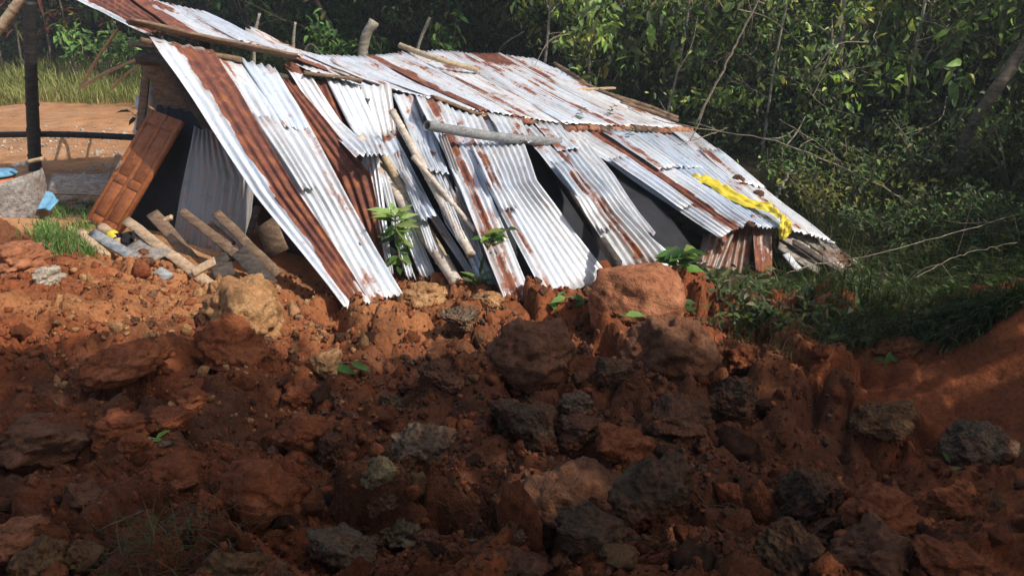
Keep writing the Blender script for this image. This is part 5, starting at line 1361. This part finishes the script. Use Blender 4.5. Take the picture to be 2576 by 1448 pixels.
def grass_strip():
    n = 16000; mb = MB(); x = rng.uniform(-17, -4, n); y = rng.uniform(17.2, 20.8, n); y -= .5 * vnoise(np.c_[x * .8, x * 0], 7)
    P = np.c_[x, y, H(x, y)]
    blades(mb, P, rng.uniform(.12, .5, n), .02, rng.uniform(.2, .9, n), pal(n, [(.18, .21, .055), (.27, .29, .085), (.35, .31, .13), (.11, .14, .035)], [3, 3, 2, 1.5]))
    o = mb.build('grass', M['grass'], color=True); stuff(o); tag(o, 'strip of yellow-green grass along the back of the yard', 'grass')
grass_strip()
def grass_near():
    n = 2600; mb = MB()
    pts = np.array([G(px, py) for px, py in zip(rng.uniform(95, 235, 130), rng.uniform(520, 640, 130))])
    i = rng.integers(len(pts), size=n); x = pts[i, 0] + rng.normal(0, .05, n); y = pts[i, 1] + rng.normal(0, .06, n)
    P = np.c_[x, y, H(x, y)]
    blades(mb, P, rng.uniform(.04, .13, n), .008, rng.uniform(.3, 1, n), pal(n, LITE + [(.25, .22, .1)], [3, 2, 1, 3, 1]))
    o = mb.build('grass', M['grass'], color=True); stuff(o); tag(o, 'short green grass at the edge of the slide beside the door', 'grass')
grass_near()
# a sapling in front of the gable
def sprig(path, r, lv, label, name='sprig', cat='sprig', mat='leaf', stem='twig'):
    """a stem through 3D points with explicit leaves (t, dir, up, L, W, colour)"""
    e = empty(name, path[0]); sb = MB(); P = curve_pts(path, 16); tube(sb, P, np.linspace(r, r * .4, 16), 6); sb.build('stem', M[stem], e)
    for (t, d, u, L, W, c) in lv:
        q = P[int(round(t * 15))]; lb = MB()
        leaves(lb, [q], np.array([d], float), np.array([u], float), L, W, c, curl=.18); lb.build('leaf', M[mat], e, color=True)
    return tag(e, label, cat)
def rl(n, t0, t1, L, asp, cols, up=.3, spread=1.0):
    out = []
    for k in range(n):
        t = t0 + (t1 - t0) * (k + .5) / n; a = k * 2.4 + rng.uniform(-.4, .4)
        out.append((t, (math.cos(a) * spread, math.sin(a) * spread * .7 - .2, up + rng.normal() * .2), (rng.normal() * .2, -.5, 1), L * rng.uniform(.7, 1.2), L * asp, pal(1, [cols[rng.integers(len(cols))]], [1])[0]))
    return out
DK = [(.02, .05, .018), (.03, .07, .02)]
b = V(352, 308, 8.6); sprig([b + [0, 0, -.3], b, V(330, 282, 8.5)], .008, [(1, (-1, 0, .1), (0, -.4, 1), .17, .06, DK[0]), (.7, (-.8, -.2, -.5), (0, -.7, .7), .13, .07, DK[1]), (.8, (.5, -.2, .3), (0, -.4, 1), .10, .04, DK[1])], 'dark two-leaved sapling in front of the gable')
# plants growing through the fallen sheets
g = Zg(1010, 690, .1)
sprig([g, g + [-.02, 0, .3], g + [-.03, 0, .56]], .012, rl(16, .75, 1.0, .21, .33, [(.34, .42, .16), (.28, .38, .13), (.22, .32, .10)], .35) + rl(12, .5, .8, .18, .34, LITE, -.25) + rl(9, .05, .35, .14, .5, LITE, 0), 'pale green leafy sapling growing between the fallen sheets', 'sapling', 'sapling')
g = Zg(1250, 640, .35)
sprig([g, g + [-.08, -.05, .14], g + [.08, -.05, .22]], .008, rl(14, .3, 1, .13, .5, MIDG[1:4], .2), 'leafy vine tip poking up between the centre sheets')
g = Zg(1200, 735, .1)
sprig([g, g + [0, 0, .08], g + [.02, 0, .14]], .006, rl(12, .2, 1, .15, .22, LITE, .5), 'small tuft of narrow leaves by the sheet ends')
g = G(1340, 780, True); sprig([g + [0, 0, .02], G(1440, 785, True) + [0, 0, .12], G(1500, 808, True) + [0, 0, .10], G(1570, 812, True) + [0, 0, .05]], .007, rl(17, .02, 1, .13, .48, LITE[:2] + MIDG[2:3], .15), 'uprooted sprig with broad green leaves below the sheet ends')
g = G(1700, 690, True); sprig([g + [0, -.1, 0], g + [0, -.1, .12], g + [.03, -.1, .25]], .009, rl(13, .3, 1, .19, .55, MIDG[1:4], .25), 'broad-leaved plant at the right shoulder of the red boulder')
g = G(1712, 790, True); sprig([g, g + [0, 0, .06], g + [.02, 0, .10]], .006, rl(10, .3, 1, .13, .5, LITE, .2), 'small pale plant beside the red boulder')
g = G(830, 930, True); sprig([g + [0, 0, .03], g + [.12, 0, .05], g + [.24, -.02, .02]], .004, [(.0, (.8, -.2, -.1), (.1, -.6, 1), .17, .065, (.10, .22, .05)), (.5, (.8, -.4, -.1), (-.2, -.6, 1), .13, .045, (.13, .26, .06)), (.3, (-.9, -.3, 0), (0, -.5, 1), .10, .03, (.13, .25, .06))], 'fallen green leaves lying beside the ochre rock')
g = G(500, 1290, True); sprig([g, G(600, 1275, True) + [0, 0, .10], G(700, 1290, True) + [0, 0, .03]], .004, [(.5, (.3, -.1, .9), (0, -1, .2), .075, .07, (.05, .10, .05)), (.6, (.9, -.1, .4), (0, -1, .3), .085, .08, (.05, .10, .05)), (.3, (-.2, -.3, -.9), (0, -1, .2), .07, .06, (.04, .085, .04)), (.85, (.3, -.3, -.9), (0, -1, .3), .09, .07, (.05, .09, .05))], 'trailing vine with heart-shaped leaves at the lower left', 'vine', 'vine')
g = G(350, 1120, True); sprig([g, g + [.05, 0, .04], g + [.16, -.01, .02]], .003, rl(6, .2, 1, .06, .45, MIDG[1:3], .1), 'small green sprig in the shaded earth at left')
g = G(2390, 1195, True); sprig([g, g + [-.01, 0, .04], g + [-.02, 0, .09]], .003, [(1, (-.5, 0, .7), (0, -1, .4), .08, .025, (.09, .17, .05)), (.6, (.9, -.1, .1), (0, -.7, .8), .07, .02, (.16, .22, .08))], 'tiny two-leaved seedling near the right edge')
g = G(2226, 915, True); sprig([g, g + [.0, 0, .05], g + [.02, 0, .10]], .004, [(1, (-.2, -.2, -.8), (0, -1, .3), .11, .05, (.15, .27, .09)), (.7, (.7, -.2, -.3), (0, -.8, .5), .10, .04, (.08, .15, .05)), (.4, (-.8, -.1, .1), (0, -.8, .5), .09, .035, (.06, .12, .04))], 'seedling with one pale hanging leaf on the right rubble')
for px, py, lab in [(1452, 308, 'small dark sprig growing on the ridge left of the clay tiles'), (1530, 300, 'small dark sprig on the ridge above the clay tiles'), (1580, 352, 'faded sprig lying on the sheets below the clay tiles')]:
    g = VU(px, py) + [0, 0, .02]; sprig([g, g + [.02, -.02, .08], g + [.05, -.03, .16]], .004, rl(9, .2, 1, .07, .4, [(.05, .08, .035), (.08, .11, .05)], .2), lab)
# weeds over the lump right of the house
for k, (px, py, w, h, n, lf, lab) in enumerate([(1790, 715, .5, .26, 110, .09, 'weed clump nearest the red boulder'), (1850, 765, .6, .26, 150, .09, 'weed clump under the overhanging sheet'), (1930, 755, .6, .3, 200, .08, 'weed clump below the rusty wall sheet'), (2010, 775, .6, .24, 200, .08, 'weed clump below the fallen boards'), (2090, 795, .6, .24, 190, .08, 'weed clump right of the fallen boards'), (1860, 815, .5, .26, 140, .10, 'bright weed clump on the lump edge'), (1960, 820, .5, .26, 150, .08, 'low weed clump on the slide edge'), (2090, 850, .5, .26, 150, .08, 'low weed clump left of the grassy slope'), (2180, 770, .7, .4, 200, .09, 'dark weed clump in the hollow at right'), (2190, 715, .6, .3, 180, .08, 'weed clump at the end of the fallen boards')]):
    g = G(px, py); shrub(g[0], g[1], g[2] - .05, w, h, int(n * .62), lf, [(.05, .08, .03), (.085, .13, .045), (.14, .20, .065), (.17, .145, .085)], [3, 3, 1.2, 1.6], lab, 'weed_clump', simple=False, cat='weed', stems=9)
for px, py, Y, w, h, n, lf, cc, lab in [(1985, 470, 10.2, 1.0, .9, 420, .085, 0, 'fine-leaved bush touching the right roof edge'), (2060, 540, 9.6, 1.1, .75, 480, .07, 1, 'yellow-green bush below the long fallen branch'), (2170, 500, 10.0, 1.2, .9, 480, .08, 0, 'bush under the long fallen branch'), (2290, 470, 10.2, 1.3, 1.0, 480, .085, 2, 'dark bush on the slope left of the mossy trunk'), (2420, 430, 10.3, 1.3, 1.1, 480, .085, 0, 'bush on the slope below the mossy trunk'), (2540, 480, 9.6, 1.2, 1.0, 480, .09, 2, 'dark bush at the right edge of the slope'), (2200, 610, 9.0, 1.1, .55, 400, .07, 2, 'low dark bush right of the fallen boards'), (2350, 580, 9.0, 1.2, .6, 400, .075, 0, 'low bush in the middle of the right slope'), (2500, 610, 8.4, 1.1, .55, 380, .075, 2, 'low dark bush above the smooth red bank')]:
    p = V(px, py, Y); z0 = float(Hbase(p[0], p[1])[0])
    shrub(p[0], p[1], z0, w, h, n, lf, [[(.06, .10, .035), (.10, .16, .05), (.16, .23, .07), (.17, .15, .08)], [(.14, .16, .04), (.22, .23, .06), (.10, .13, .04), (.28, .22, .06)], [(.04, .07, .025), (.06, .10, .035), (.10, .15, .05), (.12, .12, .07)]][cc], [3, 3, 1.5, 1], lab, 'bush', cat='bush', stems=11)
# drooping grass and vines over the right slope
def right_grass():
    n = 15000; mb = MB(); x = rng.uniform(2.6, 9.5, n); y = rng.uniform(5.6, 11.5, n)
    bank = (y < 5.9 + .15 * (x - 3)) & (x > 2.4)
    k = ~bank & ((x - 2.4) * 1.0 > (y - 6.5) * .28); x, y = x[k], y[k]; n = len(x)
    P = np.c_[x, y, H(x, y)]
    lean = np.c_[-.7 + .5 * rng.normal(size=n), -.5 + .5 * rng.normal(size=n), np.zeros(n)]
    blades(mb, P, rng.uniform(.15, .65, n), .012, lean, pal(n, [(.05, .075, .028), (.085, .105, .045), (.13, .12, .07), (.03, .05, .018)], [3, 2, 1.2, 3]))
    o = mb.build('grass', M['grass'], color=True); stuff(o); tag(o, 'long drooping grass over the shaded slope at right', 'grass')
right_grass()
def hollow_grass():
    n = 5200; mb = MB()
    q = [(a, b_) for a, b_ in zip(rng.uniform(2070, 2576, 260), rng.uniform(690, 880, 260)) if b_ < (858 if a < 2390 else 858 - (a - 2390) * .50)]
    pts = np.array([G(a, b_) for a, b_ in q]); i = rng.integers(len(pts), size=n)
    x = pts[i, 0] + rng.normal(0, .07, n); y = pts[i, 1] + rng.normal(0, .08, n); P = np.c_[x, y, H(x, y)]
    lean = np.c_[-.5 + .6 * rng.normal(size=n), -.7 + .4 * rng.normal(size=n), np.zeros(n)]
    blades(mb, P, rng.uniform(.08, .34, n), .009, lean, pal(n, [(.05, .075, .028), (.085, .11, .045), (.14, .125, .07), (.03, .05, .018)], [3, 2, 1.3, 2]))
    L = rng.uniform(.05, .1, 1800); j = rng.integers(n, size=1800)
    leaves(mb, P[j] + [0, 0, .06], rdir(1800, .2), rdir(1800) * .5 + [0, -.4, 1], L, L * .5, pal(1800, [(.05, .08, .028), (.08, .12, .04), (.12, .15, .06)], [3, 2, 1]))
    o = mb.build('grass', M['grass'], color=True); stuff(o); tag(o, 'tangled grass and weeds in the hollow behind the smooth red bank', 'grass')
hollow_grass()
def undergrowth():
    n = 26000; mb = MB(); x = rng.uniform(1.5, 10.5, n); y = rng.uniform(6.0, 13.5, n)
    k = (x > 3.0 + .25 * np.maximum(y - 8, 0) * 0) & ((x > 4.3) | (y > 11.8) | ((x > 3.7) & (y < 8.3))) & (y > 6.0 + .1 * x); x, y = x[k], y[k]; n = len(x)
    P = np.c_[x, y, H(x, y) + rng.uniform(0, 1, n) ** 2 * (.25 + .55 * sstep(8, 11, y))]
    L = rng.uniform(.05, .13, n)
    yel = np.exp(-((x - 4.6) ** 2 + (y - 9.8) ** 2) / .8)[:, None]
    c = pal(n, [(.03, .055, .018), (.05, .085, .025), (.09, .12, .035), (.14, .13, .05)], [3, 3, 1.5, .7]) * (1 - yel) + np.array([.16, .17, .035]) * yel
    leaves(mb, P, rdir(n, .3), rdir(n) * .5 + [0, -.3, 1], L, L * .5, c, simple=True)
    o = mb.build('undergrowth', M['leaf'], color=True, smooth=False); stuff(o); tag(o, 'low leafy undergrowth on the slope right of the house', 'undergrowth')
undergrowth()
# bare branches, twigs and the fallen trunk on the right
def branch(pts, r0, r1, label, mat='twig', twigs=0, name='branch', n=26):
    e = empty(name, pts[0]); mb = MB(); P = curve_pts(pts, n); P = P + rng.normal(size=P.shape) * .006
    tube(mb, P, np.linspace(r0, r1, n), 7); mb.build('stem', M[mat], e)
    for k in range(twigs):
        i = rng.integers(4, n - 2); d = norm(P[i + 1] - P[i] + rng.normal(size=3) * .9); tb = MB()
        q = curve_pts([P[i], P[i] + d * .25, P[i] + d * .45 + [0, 0, rng.normal() * .08]], 8); tube(tb, q, np.linspace(r1, r1 * .4, 8), 5); tb.build('twig', M[mat], e)
    return tag(e, label, 'branch')
branch([V(1752, 308, 10.9), V(1830, 155, 10.9), V(1914, -10, 10.9)], .017, .012, 'long straight bare pole slanting up right of the ridge tiles', 'twig', 1)
branch([V(1640, 300, 10.9), V(1800, 330, 10.6), V(1930, 350, 10.3), V(2050, 392, 10.0), V(2180, 450, 9.7), V(2300, 520, 9.5), V(2395, 600, 9.2)], 0.006, .013, 'long fallen bare branch arching down right from the ridge', 'twig', 3)
branch([V(1560, 395, 9.8), V(1690, 368, 10.2), V(1780, 340, 10.4), V(1830, 322, 10.5)], .004, .007, 'thin bare twig lying over the right sheets', 'twig', 2)
branch([V(2080, 345, 10.4), V(2200, 400, 10.2), V(2330, 480, 9.9), V(2400, 540, 9.6)], .005, .009, 'thin bare branch above the long fallen one', 'twig', 1)
branch([V(1960, 300, 10.6), V(2070, 370, 10.4), V(2150, 440, 10.2)], .005, .008, 'short bare branch among the leaves right of the ridge', 'twig', 3)
branch([V(1948, 505, 9.7), V(1968, 465, 9.7), V(1990, 428, 9.7)], .020, .016, 'pale dead stick standing beside the right roof edge', 'bark_pale')
branch([V(2400, 80, 11.2), V(2470, 90, 11.2), V(2560, 108, 11.0)], .012, .008, 'pale bare twig near the top right corner', 'bark_pale', 2)
branch([V(2330, 250, 11.4), V(2322, 210, 11.4), V(2328, 150, 11.4), V(2390, 60, 11.5)], .020, .012, 'pale curved bare stem in the right foliage', 'bark_pale', 2)
branch([V(2395, 440, 10.2) - [0, 0, .1], V(2440, 335, 10.0), V(2478, 266, 9.9), V(2530, 190, 9.9), V(2590, 95, 10.0)], .085, .075, 'thick mossy trunk leaning at the right edge', 'bark', 0, 'leaning_trunk')
branch([V(2130, 90, 11.6), V(2110, 150, 11.6), V(2125, 190, 11.6)], .012, .008, 'short pale twig hanging in the upper right foliage', 'bark_pale', 2)
branch([V(1970, 690, 7.3), V(2080, 660, 7.4), V(2200, 640, 7.4), V(2350, 600, 7.6), V(2560, 540, 7.9)], .006, .004, 'bare vine trailing over the right slope from the fallen boards', 'twig', 3)
branch([V(2300, 700, 6.9), V(2420, 640, 7.2), V(2560, 610, 7.4)], .004, .003, 'thin dry vine on the right slope', 'twig', 3)
# roots, stems and dry grass strewn over the rubble
def litter():
    mb = MB()
    for k in range(150):
        px, py = rng.uniform(0, 2576), rng.uniform(860, 1440)
        if px > 2200 and py < 1100: continue
        g = G(px, py, True); a = rng.uniform(-.5, .5) + (math.pi if rng.uniform() < .5 else 0); L = rng.uniform(.05, .28) * (.5 + .12 * g[1])
        d = np.array([math.cos(a), math.sin(a) * .7, 0])
        q = [g + d * L * t + np.array([0, 0, .0]) for t in (0, .33, .66, 1)]
        q = np.array(q); q[:, 2] = H(q[:, 0], q[:, 1]) + .008 + np.array([0, 1, .7, 0]) * rng.uniform(0, .018); q[1:3, :2] += rng.normal(size=(2, 2)) * L * .12
        P = curve_pts(q, 10); tube(mb, P, rng.uniform(.0012, .0032), 4, cap=False)
    o = mb.build('dry_stems', M['stem']); stuff(o); tag(o, 'thin dry stems and roots strewn over the slide', 'litter')
    n = 190; mb = MB(); pts = np.array([G(px, py, True) for px, py in [(420, 1385), (350, 1400), (500, 1370), (460, 1410), (2330, 1150), (2480, 1300)]])
    i = rng.choice(6, n, p=[.25, .2, .2, .15, .1, .1]); x = pts[i, 0] + rng.normal(0, .09, n); y = pts[i, 1] + rng.normal(0, .06, n)
    P = np.c_[x, y, H(x, y)]
    blades(mb, P, rng.uniform(.05, .16, n), .004, rng.uniform(.8, 2.0, n), pal(n, [(.07, .10, .03), (.11, .10, .05), (.12, .09, .05)], [2, 2, 2]))
    o = mb.build('torn_grass', M['grass'], color=True); stuff(o); tag(o, 'torn up grass and weeds in the dark earth', 'grass')
    n = 1300; mb = MB(); px = rng.uniform(1740, 2250, 60); py = rng.uniform(690, 900, 60); pts = np.array([G(a, b_, True) for a, b_ in zip(px, py)])
    i = rng.integers(60, size=n); x = pts[i, 0] + rng.normal(0, .08, n); y = pts[i, 1] + rng.normal(0, .08, n)
    P = np.c_[x, y, H(x, y) + .02]
    lean = np.c_[.3 * rng.normal(size=n), -.9 + .3 * rng.normal(size=n), np.zeros(n)]
    blades(mb, P, rng.uniform(.08, .3, n), .004, lean, pal(n, [(.13, .10, .06), (.20, .16, .10), (.10, .12, .05)], [2, 2, 1]))
    o = mb.build('hanging_roots', M['grass'], color=True); stuff(o); tag(o, 'roots and dry stems hanging from the weedy lump', 'roots')
litter()

# loose gravel on the yard
def gravel():
    n = 3200; mb = MB(); x = rng.uniform(-11, -3.4, n); y = rng.uniform(8.3, 14.5, n) - 2.2 * rng.uniform(size=n) ** 2
    k = (rubble_mask(x, y) < .4) & (fbm(np.c_[x * .8, y * .8], 3, 501) > -.15); x, y = x[k], y[k]; n = len(x)
    r = np.exp(rng.normal(math.log(.014), .5, n)); z = H(x, y) + r * .2
    v, f = rock_shape(820, 1, 4, .25, .1, .7)
    sc = r[:, None] * rng.uniform(.7, 1.4, (n, 3)); vv = v[None] * sc[:, None, :] + np.c_[x, y, z][:, None, :]
    mb.add(vv.reshape(-1, 3), (f[None] + (np.arange(n) * len(v))[:, None, None]).reshape(-1, 3), None)
    o = mb.build('gravel', M['cobble'], smooth=False); stuff(o); tag(o, 'pale loose gravel scattered over the dirt yard', 'gravel')
gravel()
# thin damp air between the camera and the wood
def haze():
    x0, x1, y0, y1, z0, z1 = -40, 34, -16, 46, -3, 18
    v = [(x, y, z) for z in (z0, z1) for y in (y0, y1) for x in (x0, x1)]
    f = [(0, 2, 3, 1), (4, 5, 7, 6), (0, 1, 5, 4), (2, 6, 7, 3), (0, 4, 6, 2), (1, 3, 7, 5)]
    m = bpy.data.materials.new('haze'); m.use_nodes = True; n = m.node_tree.nodes; n.clear()
    out = n.new('ShaderNodeOutputMaterial'); pv = n.new('ShaderNodeVolumePrincipled')
    pv.inputs['Color'].default_value = (.90, .95, 1, 1); pv.inputs['Density'].default_value = .0028; pv.inputs['Anisotropy'].default_value = .2
    m.node_tree.links.new(pv.outputs[0], out.inputs['Volume'])
    o = mk('haze', v, [np.array(f)], m, smooth=False); stuff(o); tag(o, 'thin pale damp air over the whole place', 'haze')
haze()
for o in bpy.data.objects:
    if '_o' in o: del o['_o']
